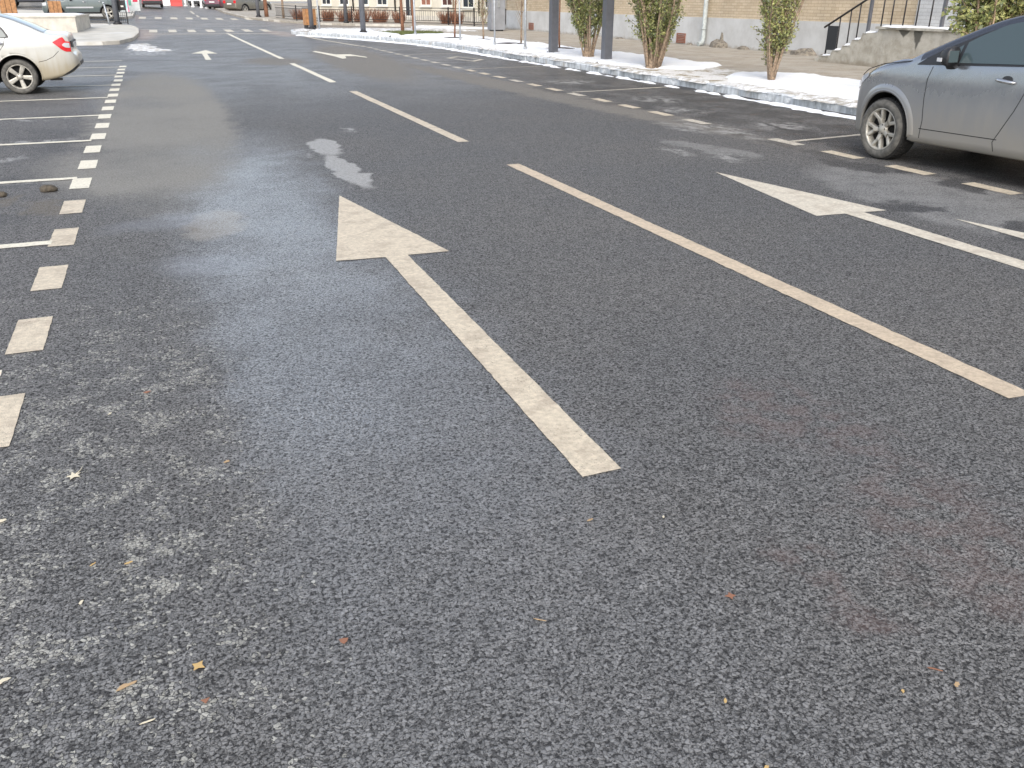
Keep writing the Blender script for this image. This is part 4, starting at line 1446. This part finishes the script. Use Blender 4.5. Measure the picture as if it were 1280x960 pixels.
place_car('parked_car', 'dark car half hidden by the orange litter bins on the left', -9.2, 77.0, PI, scaled(suv, paint='black_gloss', cowl=-9))

# ------------------------------------------------------------------ trees
def leaf_quads(mb, centers, size, mats=(0, 1, 2), weights=(.5, .3, .2), hang=0.0):
    for c in centers:
        c = Vector(c)
        L = size * random.uniform(.6, 1.35)
        d = Vector((random.gauss(0, 1), random.gauss(0, 1), random.gauss(.25 - hang, .8))).normalized()
        s = d.orthogonal().normalized()
        s.rotate(Matrix.Rotation(random.uniform(0, 2 * PI), 3, d))
        wv = s * L * random.uniform(.20, .34)
        nrm = d.cross(s) * L * .08
        vs = [c, c + d * L * .45 + wv + nrm, c + d * L, c + d * L * .45 - wv + nrm]
        mb.add(vs, [(0, 1, 2, 3)], random.choices(mats, weights)[0])

def stem_path(p0, d0, L, n=8, wob=.05, up=.15):
    p, d = Vector(p0), Vector(d0).normalized()
    out = [p.copy()]
    for i in range(n):
        d = (d + Vector((random.gauss(0, wob), random.gauss(0, wob), random.gauss(0, wob) + up * .1))).normalized()
        p = p + d * L / n
        out.append(p.copy())
    return out

def bushy_tree(name, loc, label, stems, r0, H, spread, leaves, lsize, low=.25, bark='bark', lean0=(0, 0), weights=(.5, .3, .2), twigs=26, hang=0.0, trunkr=.04, trunk_h=.0):
    t = thing(name, loc, label, 'tree', 'trees in the snowy verge')
    tb = MB()
    lf = MB()
    paths = []
    for i in range(stems):
        a = 2 * PI * i / stems + random.uniform(-.3, .3)
        q = math.sqrt(random.random())
        p0 = (math.cos(a) * r0 * q, math.sin(a) * r0 * q, -.03)
        if trunk_h:
            p0 = (math.cos(a) * r0 * q * .6, math.sin(a) * r0 * q * .6, -.03)
        lean = spread * random.uniform(.35, 1.1) * (q + .25)
        L = H * random.uniform(.7, 1.05)
        pts = stem_path(p0, (math.cos(a) * lean + lean0[0], math.sin(a) * lean + lean0[1], 1), L, 12, .05, .3)
        slow = low * random.uniform(.45, 1.5)
        rad = trunkr * random.uniform(.6, 1.25)
        tb.tube(pts, [rad * (1.25 if k == 0 else 1) * (1 - .8 * k / 12) + .004 for k in range(13)], 6)
        paths.append(pts)
        for k in range(int(twigs)):
            u = (slow + (1 - slow) * random.random() ** 1.15) * 12
            k0 = min(11, int(u))
            b = pts[k0].lerp(pts[k0 + 1], u - k0)
            aa = random.uniform(0, 2 * PI)
            tw = stem_path(b, (math.cos(aa) * .55, math.sin(aa) * .55, random.uniform(.5, 1.3) - hang), random.uniform(.15, .5), 4, .12, .2)
            tb.tube(tw, [.007, .006, .005, .004, .003], 4, cap=False)
            paths.append(tw)
    if trunk_h:
        tb.tube([(0, 0, -.03), (0, 0, trunk_h * .4), (.0, .01, trunk_h)], [r0 * 1.15, r0 * .95, r0 * .8], 9)
    else:
        tb.tube([(0, 0, -.03), (0, 0, .1), (.0, .01, .26)], [r0 * 1.25, r0 * 1.0, r0 * .75], 10)
    tb.build('trunk', bark, t)
    tw = [p for p in paths if len(p) == 5]
    cs = []
    for i in range(leaves):
        p = random.choice(tw)
        u = random.uniform(.1, 1) * 4
        k0 = min(3, int(u))
        c = p[k0].lerp(p[k0 + 1], u - k0)
        cs.append(c + Vector((random.gauss(0, .03), random.gauss(0, .03), random.gauss(0, .03))))
    leaf_quads(lf, cs, lsize, weights=weights, hang=hang)
    lf.build('foliage', ['leaf_a', 'leaf_b', 'leaf_c'], t)
    return t
ZV = .124
bushy_tree('poplar_tree', (10.2, 20.95, ZV), 'multi stemmed poplar with dense green leaves between the two dark posts', 12, .14, 4.2, .36, 22000, .058, .17, weights=(.60, .22, .18), twigs=44, trunkr=.024, lean0=(-.02, .07))
bushy_tree('poplar_tree', (10.1, 17.5, ZV), 'thickest multi stemmed poplar with olive leaves right of the dark posts', 22, .15, 4.2, .34, 25000, .055, .16, weights=(.52, .32, .16), twigs=30, trunkr=.024)
bushy_tree('poplar_tree', (10.38, 13.68, ZV), 'slim upright poplar with thin yellowish leaves left of the grey crossover', 12, .05, 4.0, .36, 12000, .052, .20, weights=(.35, .5, .15), twigs=34, trunkr=.017, bark='bark')
wt_ = bushy_tree('willow_shrub', (10.5, 9.38, ZV), 'light green leafy shrub with bare pale branches behind the grey crossover', 8, .07, 3.0, .26, 9000, .075, .36, weights=(.38, .5, .12), twigs=26, hang=.45, trunkr=.014, bark='twig')
bare = MB()
for (dx, dy, L) in ((-.1, -.55, 3.0), (-.05, -.72, 2.6), (.05, -.62, 2.8), (.1, -.42, 2.7), (-.15, -.3, 2.5), (0.1, -.8, 2.4)):
    p = stem_path((0.02, -.05, .1), (dx, dy, 1), L, 9, .05, .25)
    bare.tube(p, [.017 - .0014 * k for k in range(10)], 5)
    for k in (4, 5, 6, 7):
        q = stem_path(p[k], (random.uniform(-.5, .5), random.uniform(-1, .2), .9), .6, 4, .1)
        bare.tube(q, [.007, .006, .005, .004, .002], 4)
bare.build('bare_branches', 'twig', wt_)

def sapling(x, y, label, H=3.2, r=.022, bark='bark', twigs=24, leaves=0, lean=(0, 0), low=.35):
    t = thing('sapling', (x, y, zg(x, y) + .12), label, 'tree', 'young trees along the verge')
    mb = MB()
    p = stem_path((0, 0, -.03), (lean[0], lean[1], 1), H, 10, .02, .3)
    mb.tube(p, [r * (1 - .07 * k) for k in range(11)], 6)
    mb.build('trunk', bark, t)
    tb = MB(); lf = MB(); cs = []
    for k in range(twigs):
        u = random.uniform(low, 1) * 10
        k0 = min(9, int(u))
        b = p[k0].lerp(p[k0 + 1], u - k0)
        a = random.uniform(0, 2 * PI)
        q = stem_path(b, (math.cos(a) * .5, math.sin(a) * .5, 1), random.uniform(.4, .9), 4, .1, .2)
        tb.tube(q, [.009, .007, .006, .005, .003], 4, cap=False)
        for i in range(leaves):
            cs.append(q[random.randint(1, 4)] + Vector((random.gauss(0, .06), random.gauss(0, .06), random.gauss(0, .06))))
    o = tb.build('crown', bark, t)
    if cs:
        leaf_quads(lf, cs, .06, weights=(.2, .6, .2)); lf.build('foliage', ['leaf_a', 'leaf_b', 'leaf_c'], o)
    return t
sapling(10.63, 33.39, 'thin brown sapling in dark soil just right of the grass patch', r=.035, bark='bark_orange')
sapling(11.2, 31.73, 'twiggy sapling with a low bushy crown before the grey pillar', H=2.2, r=.035, twigs=60, low=.22, leaves=5)
sapling(11.58, 28.99, 'bare forked sapling in front of the first red vent', r=.032, twigs=30, low=.15)
sapling(11.37, 25.34, 'thin sapling beside the left dark square post', r=.028, bark='bark_orange', twigs=14, leaves=10)
sapling(10.69, 41.38, 'rust brown young tree standing at the left of the grass patch', r=.085, bark='bark_orange', H=4, low=.6)
sapling(11.16, 41.18, 'purple brown leaning young tree beside the thin grey pole', r=.06, bark='bark_orange', H=4, lean=(-.05, 0), low=.6)
sapling(7.56, 66.6, 'brown tree trunk at the far kerb beside the brown grey estate', r=.16, bark='bark_orange', H=5, low=.6)
sapling(8.3, 63.5, 'thin brown tree by the left end of the railings', r=.09, bark='bark', H=5, low=.25, twigs=30)
sapling(16.1, 50.6, 'dry branchy sapling behind the railings near the grey pillar', r=.06, bark='bark', H=4, low=.2, twigs=50, leaves=4)
# dark soil rings round the young trees
for (x, y, rx, ry) in HOLES[:4]:
    mb = MB()
    n = 22
    vs = [(0, 0, .035)]
    for q, zz in ((.5, .028), (1.0, -.004)):
        for k in range(n):
            a = 2 * PI * k / n
            rr = q * (1.05 + .22 * nz(math.cos(a) * 2 + x, math.sin(a) * 2 + y, 7))
            vs.append((math.cos(a) * rx * rr, math.sin(a) * ry * rr, zz))
    fs = [(0, 1 + k, 1 + (k + 1) % n) for k in range(n)] + [(1 + k, 1 + n + k, 1 + n + (k + 1) % n, 1 + (k + 1) % n) for k in range(n)]
    mb.add(vs, fs, 0, True)
    o = mb.build('soil', 'soil'); o.location = (x, y, .128); tag(o, kind='stuff')
# patch of winter grass
g = MB()
for i in range(5200):
    a, q = random.uniform(0, 2 * PI), math.sqrt(random.random())
    x, y = 10.25 + math.cos(a) * q * 1.35, 38.3 + math.sin(a) * q * 1.5
    if nz(x * 1.5, y * 1.5) < -.28: continue
    h = random.uniform(.05, .13)
    d = Vector((random.gauss(0, .05), random.gauss(0, .05), h)); s = Vector((random.uniform(-1, 1), random.uniform(-1, 1), 0)).normalized() * .012
    b = Vector((x, y, zg(x, y) + .12))
    g.add([b - s, b + s, b + d], [(0, 1, 2)])
tag(g.build('grass', 'grass'), kind='stuff')

# ------------------------------------------------------------------ posts
def square_post(x, y, label, w_=.22, h=5.2, zb=ZV):
    t = thing('lamp_post', (x, y, zb), label, 'lamp post', 'dark lamp posts')
    mb = MB(); mb.box(-w_ / 2, -w_ / 2, .03, w_ / 2, w_ / 2, h); mb.build('shaft', 'steel_dark', t)
    mb = MB(); mb.box(-w_ * .72, -w_ * .72, 0, w_ * .72, w_ * .72, .03)
    for sx_ in (-1, 1):
        for sy_ in (-1, 1):
            mb.tube([(sx_ * w_ * .6, sy_ * w_ * .6, .03), (sx_ * w_ * .6, sy_ * w_ * .6, .055)], .012, 6)
    mb.build('base_plate', 'steel_dark', t)
    mb = MB(); mb.box(-.9, -w_ / 2, h - .12, -w_ / 2, w_ / 2, h); mb.build('lamp_head', 'steel_dark', t)
    return t
square_post(10.22, 23.2, 'dark square lamp post on the snow left of both poplars', .20)
square_post(10.11, 19.77, 'dark square lamp post on the snow between the two poplars', .20)
def round_post(x, y, label, r, h, mat='steel_dark', base=True, zb=None, group=None, lean=(0, 0), name='lamp_post', cat='lamp post', flare=1.6):
    z = (zg(x, y) + .12) if zb is None else zb
    t = thing(name, (x, y, z), label, cat, group)
    mb = MB(); mb.tube([(0, 0, 0), (lean[0] * .25, lean[1] * .25, h * .25), (lean[0], lean[1], h)], [r, r, r * .8], 12); mb.build('shaft', mat, t)
    if base:
        mb = MB(); mb.lathe([(.001, .13), (r * 1.3, .13), (r * flare, .07), (r * flare * 1.05, 0), (.001, 0)], 14); mb.build('base', 'steel_black' if mat == 'steel_dark' else mat, t)
    mb = MB(); mb.lathe([(.001, h + .03), (r * 1.1, h), (r * 1.1, h - .05)], 12, c=(lean[0], lean[1], 0)); mb.build('cap', mat, t)
    return t
round_post(8.25, 38.5, 'round dark lamp post with a black foot at the snowy corner', .115, 6, flare=1.45)
round_post(7.0, 44.0, 'dark lamp post standing in front of the orange corner bin', .10, 6)
round_post(10.6, 54.0, 'dark lamp post against the railings beyond the corner', .10, 6)
round_post(-1.62, 52.4, 'dark lamp post on the left plaza beside the black frame', .13, 6, zb=zg(-1.62, 52.4) + .12)
round_post(6.95, 66.0, 'dark post at the far kerb beside the brown trunk', .12, 5)
for (x, y, lab, r) in ((10.03, 30.87, 'thin grey pole farthest along the snowy verge, by the thin brown sapling', .03), (10.04, 27.39, 'thin grey pole in the middle of the snowy verge, before the grey pillar', .028),
                       (9.94, 24.57, 'thin grey pole nearest the dark square posts', .034), (9.84, 36.1, 'thin grey pole at the front edge of the grass patch', .045), (7.13, 42.7, 'pale thin pole right of the orange corner bin', .035)):
    round_post(x, y, lab, r, 2.6, 'galv', name='sign_pole', cat='pole', group='thin grey poles along the verge', flare=1.35)
round_post(-2.0, 52.3, 'thin pale leaning pole on the left plaza', .05, 1.05, 'galv', name='sign_pole', cat='pole', lean=(-.12, 0), base=False, zb=zg(-2, 52.3) + .12)

# litter bins with orange wooden sides
def litter_bin(x, y, label, s=1.0, rz=0.0):
    t = thing('litter_bin', (x, y, zg(x, y) + .12), label, 'litter bin', 'orange wooden litter bins', rz)
    mb = MB()
    for sg in (-1, 1):
        for i in range(3):
            mb.box(-.24 * s + i * .165 * s, sg * .2 * s - .012, .2 * s, -.24 * s + i * .165 * s + .15 * s, sg * .2 * s + .012, .9 * s)
    for sg in (-1, 1):
        for i in range(2):
            mb.box(sg * .245 * s - .012, -.18 * s + i * .185 * s, .2 * s, sg * .245 * s + .012, -.18 * s + i * .185 * s + .17 * s, .9 * s)
    mb.build('wood_panels', 'wood_bin', t)
    mb = MB(); mb.box(-.225 * s, -.18 * s, .18 * s, .225 * s, .18 * s, .86 * s); mb.build('inner_box', 'steel_black', t)
    for sx_ in (-1, 1):
        mb = MB(); mb.box(sx_ * .2 * s - .02, -.2 * s, 0, sx_ * .2 * s + .02, .2 * s, .18 * s); mb.build('leg', 'steel_black', t)
    mb = MB(); mb.box(-.26 * s, -.22 * s, .92 * s, .26 * s, .22 * s, .96 * s); mb.build('lid', 'steel_dark', t)
    return t
litter_bin(7.05, 44.75, 'orange wooden litter bin on black legs behind the corner lamp post', 1.0, .25)
litter_bin(-4.62, 55.0, 'orange wooden litter bin in front of the off roader', 1.15, .2)
litter_bin(-6.95, 56.0, 'orange wooden litter bin at the far left edge', 1.5, .2)

# concrete block on the plaza
blk = thing('concrete_block', (-3.0, 43.9, zg(-3, 44) + .115), 'low concrete block with snow lying on its top on the left plaza', 'concrete block', rz=R(-3))
mb = MB(); mb.box(-7, 0, 0, 0, 5.2, .60); mb.build('block', 'concrete_light', blk)
mb = MB(); mb.box(-7.04, -.04, .603, .04, 5.24, .66); mb.build('cap_slab', 'concrete_light', blk)
def slab_snow(x0, y0, x1, y1, z):
    mb = MB(); k = 18; vs = []
    for j in range(k + 1):
        for i in range(k + 1):
            x, y = x0 + (x1 - x0) * i / k, y0 + (y1 - y0) * j / k
            e = 0 if i in (0, k) or j in (0, k) else 1
            vs.append((x + .05 * nz(x * 3, y * 3), y + .05 * nz(y * 3, x * 3, 4), z + e * (.035 + .02 * nz(x, y, 8))))
    mb.add(vs, [(j * (k + 1) + i, j * (k + 1) + i + 1, (j + 1) * (k + 1) + i + 1, (j + 1) * (k + 1) + i) for j in range(k) for i in range(k)], 0, True)
    return mb
sn = slab_snow(-6.9, .08, -.15, 5.1, .662).build('snow', 'snow'); sn.location = blk.location; sn.rotation_euler = blk.rotation_euler; tag(sn, kind='stuff')

# black lattice frame and coloured boards
fr = thing('lattice_frame', (-1.32, 52.7, zg(-1.3, 52.7) + .12), 'black upright lattice frame beside the plaza lamp post', 'frame', rz=-.2)
mb = MB(); mb.bar((-.2, 0, 0), (-.2, 0, 2.4), .05); mb.bar((.2, 0, 0), (.2, 0, 2.4), .05); mb.build('uprights', 'steel_black', fr)
mb = MB()
for i in range(14): mb.bar((-.2, 0, .08 + i * .17), (.2, 0, .08 + i * .17), .018)
for i in range(3): mb.bar((-.1 + i * .1, 0, .05), (-.1 + i * .1, 0, 2.35), .014)
mb.build('lattice', 'steel_black', fr)
mb = MB(); mb.box(-.19, -.02, .66, .19, .01, 1.15); mb.build('panel', 'steel_black', fr)
mb = MB(); mb.box(-.02, -.035, .82, .12, -.021, .9); mb.build('label_plate', 'white_trim', fr)
def board(x, y, rz, label, cols, w_, h):
    t = thing('site_board', (x, y, zg(x, y) + .12), label, 'board', 'coloured boards along the far left kerb', rz)
    mb = MB(); mb.box(-w_ / 2, -.03, .1, w_ / 2, .03, h); mb.build('panel', simple(name_of(cols[0]), cols[0], .5, var=.12, scale=3), t)
    for i, row in enumerate(cols[1:]):
        c, (a, b, zz0, zz1) = row[:3], row[3:]
        mb = MB(); mb.box(a * w_, -.045, zz0 * h, b * w_, -.031, zz1 * h); mb.build('colour_field', simple('board colour', c, .5, var=.1, scale=4), t)
    for sg in (-1, 1):
        mb = MB(); mb.box(sg * (w_ / 2 - .05) - .02, -.02, 0, sg * (w_ / 2 - .05) + .02, .02, .1); mb.build('leg', 'steel_dark', t)
def name_of(c): return 'board face'
board(-1.7, 68.0, .05, 'white board with blue top at the far left kerb', [(.60, .66, .68), (.10, .12, .35, -.4, -.05, .72, .95), (.35, .62, .62, .0, .4, .2, .5), (.55, .10, .2, .42, .48, .05, 1.0)], .95, 1.5)
board(-.95, 69.3, .05, 'green and red board next to the white and blue board', [(.62, .64, .62), (.16, .42, .30, -.48, -.15, .3, 1.0), (.62, .03, .08, .0, .38, .45, 1.0), (.05, .25, .12, .4, .49, .6, 1.0)], .8, 1.5)

# red and white road barriers at the far end
M['barrier_red'] = simple('red barrier plastic', (.55, .06, .05), .45, var=.12)
M['barrier_white'] = simple('white barrier plastic', (.75, .74, .72), .45, var=.08)
def barrier(x, y, label, mat, w_=.95):
    t = thing('road_barrier', (x, y, zg(x, y)), label, 'barrier', 'plastic barriers across the far street')
    mb = MB(); pr = [(-.22, 0), (.22, 0), (.2, .12), (.09, .3), (.07, .62), (-.07, .62), (-.09, .3), (-.2, .12)]
    n = len(pr)
    vs = [(-w_ / 2, a, b) for a, b in pr] + [(w_ / 2, a, b) for a, b in pr]
    mb.add(vs, [tuple(range(n)), tuple(range(2 * n - 1, n - 1, -1))] + [((i + 1) % n, i, n + i, n + (i + 1) % n) for i in range(n)])
    mb.build('body', mat, t)
    mb = MB()
    for q in (-.3, 0, .3): mb.box(q * w_ - .05, -.05, .621, q * w_ + .05, .05, .67)
    mb.build('lugs', mat, t)
barrier(1.55, 88.5, 'white plastic barrier left of the red one', 'barrier_white', .6)
barrier(2.35, 88.6, 'red plastic barrier across the far street', 'barrier_red', 1.0)
for k, (x, lab) in enumerate(((3.15, 'white bollard nearest the red barrier'), (3.75, 'white bollard second from the red barrier'), (4.45, 'white bollard third from the red barrier'), (4.9, 'white bollard farthest from the red barrier'))):
    round_post(x, 89.5 - k * .4, lab, .11, .95, 'barrier_white', name='bollard', cat='bollard', group='white bollards across the far street', zb=zg(x, 89.5 - k * .4))

# ------------------------------------------------------------------ far right: railings, hedge, cream house
FL = [Vector(p) for p in ((17.6, 43.6), (15.9, 46.5), (15.2, 48.8), (13.25, 51.75), (11.0, 54.2), (9.5, 56.4), (8.5, 59.0), (7.8, 63.5))]
fen = thing('railing_fence', (13.25, 51.75, zg(13.25, 51.75) + .125), 'dark iron railings with thin pickets in front of the cream house', 'fence')
def FF(p, z): return (p.x - 13.25, p.y - 51.75, zg(p.x, p.y) - zg(13.25, 51.75) + z)
rails_ = MB()
for a, b in zip(FL, FL[1:]):
    pick = MB()
    for z in (.08, .20, .70, .84): rails_.bar(FF(a, z), FF(b, z), .03)
    L = (b - a).length; k = int(L / .16)
    for i in range(1, k):
        p = a.lerp(b, i / k); pick.bar(FF(p, .19), FF(p, .71), .014)
    for z in (.19, .71): pick.bar(FF(a, z), FF(b, z), .012)
    pick.build('picket_panel', 'steel_black', fen)
rails_.build('rails', 'steel_black', fen)
for a, b in zip(FL, FL[1:]):
    mb = MB(); mb.bar(FF(a, 0), FF(a, .9), .06); mb.build('post', 'steel_black', fen)
def dry_shrub(p, label, n=260, s=.5):
    t = MB()
    for i in range(n):
        a = random.uniform(0, 2 * PI); q = random.random() * s
        b = Vector((math.cos(a) * q * .5, math.sin(a) * q * .5, -.02))
        d = Vector((math.cos(a) * random.uniform(.1, .6), math.sin(a) * random.uniform(.1, .6), 1)) * random.uniform(.35, .75) * (.7 + s * .5)
        m_ = b + d * .5 + Vector((random.gauss(0, .03), random.gauss(0, .03), 0))
        t.tube([b, m_, b + d], [.014, .010, .006], 3, cap=False)
    o = t.build('dry_shrub', 'shrub_dry'); o.location = (p[0], p[1], zg(p[0], p[1]) + .12)
    tag(o, label, 'shrub', 'dry rust red shrubs behind the railings')
for i, (px_, py_, s, lab) in enumerate(((8.9, 61.0, .5, 'dry rust red shrub at the left end of the railings'), (10.2, 57.6, .6, 'dry rust red shrub behind the second bay of railings'), (11.0, 56.3, .7, 'dry rust red shrub left of the far lamp post'),
                                        (11.8, 55.4, .8, 'broad dry rust red shrub right of the far lamp post'), (12.7, 54.4, .8, 'broad dry rust red shrub in front of the house door'), (13.6, 53.2, .55, 'dry rust red shrub right of the house door'),
                                        (15.6, 50.6, .5, 'dry rust red shrub below the middle house window'), (16.0, 49.8, .5, 'dry rust red shrub below the right house window'))):
    dry_shrub((px_, py_), lab, 200, s)
# cream house, front parallel to the railings
A, B = Vector((19.6, 48.0)), Vector((10.6, 66.5))
ang = math.atan2(B.y - A.y, B.x - A.x)
Lh = (B - A).length
hz = zg(15, 57) + .12
hs = thing('cream_house', (A.x, A.y, hz), 'cream rendered house with white framed windows behind the railings', 'house', rz=ang)
# local: +x along the facade from A to B, -y side is away: facade faces +y or -y toward the street
mb = MB(); mb.box(0, -6, 0, Lh, 0, 7); mb.build('wall', 'cream', hs)
def hwin(x, w_, z0, z1, door=False, col=None):
    mb = MB()
    f = .09
    mb.box(x - w_ / 2 - f, .003, z0 - f, x + w_ / 2 + f, .05, z0); mb.box(x - w_ / 2 - f, .003, z1, x + w_ / 2 + f, .05, z1 + f)
    mb.box(x - w_ / 2 - f, .003, z0, x - w_ / 2, .05, z1); mb.box(x + w_ / 2, .003, z0, x + w_ / 2 + f, .05, z1)
    if w_ > .5: mb.box(x - .02, .006, z0, x + .02, .045, z1)
    fo = mb.build('door' if door else 'window', 'white_trim', hs)
    mb = MB(); mb.box(x - w_ / 2, .004, z0, x + w_ / 2, .02, z1)
    mb.build('pane', col or 'glass_house', fo)
    if not door:
        mb = MB(); mb.box(x - w_ / 2 - .13, .003, z0 - f - .06, x + w_ / 2 + .13, .14, z0 - f - .003); mb.build('sill', 'white_trim', fo)
hwin(1.1, .5, .95, 2.6); hwin(2.9, .75, .85, 2.6); hwin(4.7, .85, .85, 2.6); hwin(6.5, .8, .95, 2.6, col='door_brown')
hwin(8.4, .8, .95, 2.6, col='vent_red'); hwin(9.9, .8, .3, 2.5, True); hwin(12.6, .9, .95, 2.6); hwin(14.5, .9, .95, 2.6); hwin(16.6, .9, .95, 2.6); hwin(18.6, .9, .95, 2.6)
for x in (3.8, 11.3, 15.6):
    mb = MB(); mb.tube([(x, .07, .5), (x, .07, 6.8)], .05, 8); mb.build('drain_pipe', 'steel_black', hs)
mb = MB(); mb.box(-.02, .003, 0, Lh, .045, .32); mb.build('plinth', 'concrete_light', hs)

# far row closing the street
far = thing('street_building', (4, 118, zg(4, 118) - .2), 'pale building closing the far end of the street', 'building')
mb = MB(); mb.box(-40, 0, 0, 40, 8, 9); mb.build('wall', 'cream', far)
for i in range(16):
    mb = MB(); mb.box(-38 + i * 5, -.03, .9, -36.4 + i * 5, -.004, 2.8); mb.build('window', 'glass_house', far)
lf_ = thing('shop_building', (-18, 86, zg(-18, 86) + .1), 'beige building with a dark shop front at the far left', 'building')
mb = MB(); mb.box(-16, 0, 0, 9, 8, 9); mb.build('wall', 'brick' if False else 'cream', lf_)
for i in range(7):
    mb = MB(); mb.box(-14 + i * 3.3, -.05, .3, -11.4 + i * 3.3, -.004, 2.8); mb.build('shop_window', 'glass_house', lf_)

# ------------------------------------------------------------------ litter on the road
def flat_leaf(name, x, y, pts, col, label, rz, s, cat='leaf', curl=.3, group=None):
    """thin curled leaf standing a little off the road"""
    mb = MB()
    c = Vector((sum(p[0] for p in pts) / len(pts), sum(p[1] for p in pts) / len(pts)))
    top = [(0 + c.x, c.y, .012)]
    n = len(pts)
    ring = []
    for i, (a, b) in enumerate(pts):
        ring.append((a, b, .006 + curl * .1 * ((i * 37) % 5) / 5 * max(.2, math.hypot(a - c.x, b - c.y))))
    th = .0015 / s
    vs = top + ring + [(v[0], v[1], v[2] - th) for v in top + ring]
    m = n + 1
    fs = [(0, 1 + i, 1 + (i + 1) % n) for i in range(n)] + [(m, m + 1 + (i + 1) % n, m + 1 + i) for i in range(n)]
    fs += [(1 + i, m + 1 + i, m + 1 + (i + 1) % n, 1 + (i + 1) % n) for i in range(n)]
    mb.add(vs, fs)
    o = mb.build(name, simple('dry leaf ' + label[:12], col, .7, var=.25, scale=60))
    o.location = (x, y, .006)
    o.rotation_euler = (0, 0, rz)
    s *= .85; o.scale = (s, s, s)
    tag(o, label, cat, group or 'leaves and scraps on the road')
    return o
def star(n=5, deep=.42):
    p = []
    for i in range(n * 2):
        a = 2 * PI * i / (2 * n)
        r_ = (1.0 if i % 2 == 0 else deep) * random.uniform(.8, 1.1)
        p.append((r_ * math.cos(a), r_ * math.sin(a)))
    return p
def oval(k=.4, n=12):
    return [(math.cos(2 * PI * i / n) * random.uniform(.6, 1.15), k * math.sin(2 * PI * i / n) * random.uniform(.45, 1.3)) for i in range(n)]
PALE, TAN, RUST, OCHRE = (.62, .56, .42), (.42, .29, .16), (.26, .12, .07), (.50, .34, .14)
mleaf = flat_leaf('fallen_leaf', -.49, 3.0, star(), PALE, 'pale star shaped maple leaf near the left edge of the road', .6, .034)
st_ = MB(); st_.tube([(0.3, .1, .01), (1.2, .5, .05), (1.9, 1.2, .08)], [.05, .045, .04], 5); st_.build('leaf_stalk', simple('dry stalk', PALE, .7), mleaf)
L_ = [(-.30, 1.84, oval(.3), TAN, 'long curled brown leaf lowest on the left of the road', .35, .032),
      (-.13, 1.85, star(4, .5), OCHRE, 'crumpled ochre leaf right of the long curled brown leaf', .9, .022),
      (-.25, 1.70, oval(.15), PALE, 'thin pale sliver below the long curled brown leaf', .1, .022),
      (-.42, 2.23, oval(.35), PALE, 'small pale oval leaf halfway below the maple leaf', 1.1, .016),
      (-.40, 2.41, oval(.3), OCHRE, 'tiny ochre leaf just above the small pale oval leaf', .7, .014),
      (-.30, 2.38, oval(.35), OCHRE, 'tiny ochre leaf right of its tiny ochre neighbour', .3, .015),
      (.23, 1.81, star(3, .6), RUST, 'rust brown leaf scrap alone left of the road centre foreground', .4, .019),
      (1.28, 1.60, star(4, .5), RUST, 'red brown leaf scrap alone in the right foreground', 1.3, .020),
      (1.08, 2.09, oval(.3), TAN, 'small tan scrap just below the foot of the large arrow', .2, .016),
      (1.31, 2.02, oval(.4), PALE, 'pale fleck right of the tan scrap below the arrow foot', 1.0, .009),
      (1.59, 1.17, oval(.12), RUST, 'thin rust twig scrap near the lower right corner', 2.4, .026),
      (1.60, 1.11, oval(.5), TAN, 'tan fleck touching the thin rust twig scrap', .4, .013),
      (1.46, 1.14, oval(.5), OCHRE, 'ochre fleck left of the thin rust twig scrap', .9, .010),
      (1.04, 1.27, oval(.5), OCHRE, 'ochre fleck in the lower middle foreground', .9, .010),
      (.02, 2.91, oval(.6), TAN, 'round tan scrap level with the maple leaf', .2, .017),
      (-.25, 3.66, oval(.6), RUST, 'rust red round scrap beyond the maple leaf', .2, .020),
      (-.39, 3.49, oval(.4), PALE, 'pale fleck between maple leaf and rust red scrap', .9, .013),
      (1.01, 1.07, oval(.6), OCHRE, 'ochre fleck at the bottom edge of the picture', .6, .012),
      (-.12, 1.72, star(3, .5), RUST, 'rust brown leaf bit under the crumpled ochre leaf', .6, .015),
      (-.69, 2.77, oval(.5), PALE, 'pale scrap at the left edge below the maple leaf', .2, .022),
      (-.58, 1.97, oval(.5), PALE, 'pale scrap at the lower left edge', .4, .020),
      (.74, 1.70, oval(.10), TAN, 'curled tan twig scrap in the middle foreground', 2.5, .020)]
for (x, y, p, c, lab, rz, s) in L_:
    flat_leaf('fallen_leaf', x, y, p, c, lab, rz, s)
for (x, y, s, lab) in ((-1.04, 8.44, .062, 'dark clod of dirt beside the left dashed line'), (-1.40, 8.34, .045, 'dark clod of dirt left of the other clod')):
    bm = bmesh.new(); bmesh.ops.create_icosphere(bm, subdivisions=3, radius=s)
    for v in bm.verts:
        q = 1 + .28 * nz(v.co.x * 14 + x, v.co.y * 14, v.co.z * 14) + .12 * nz(v.co.x * 40, v.co.y * 40, v.co.z * 40)
        v.co = Vector((v.co.x * q * 1.15, v.co.y * q * .9, max(-.01, v.co.z * q * .72)))
    me = bpy.data.meshes.new('dirt_clod'); bm.to_mesh(me); bm.free()
    me.materials.append(M['clod'] if 'clod' in M else M.setdefault('clod', simple('frozen dirt', (.085, .070, .052), .95, var=.4, scale=30, bump=.02)))
    for p in me.polygons: p.use_smooth = True
    o = bpy.data.objects.new('dirt_clod', me); COL.objects.link(o); o.location = (x, y, .012)
    tag(o, lab, 'dirt clod', 'clods of dirt in the left bay')
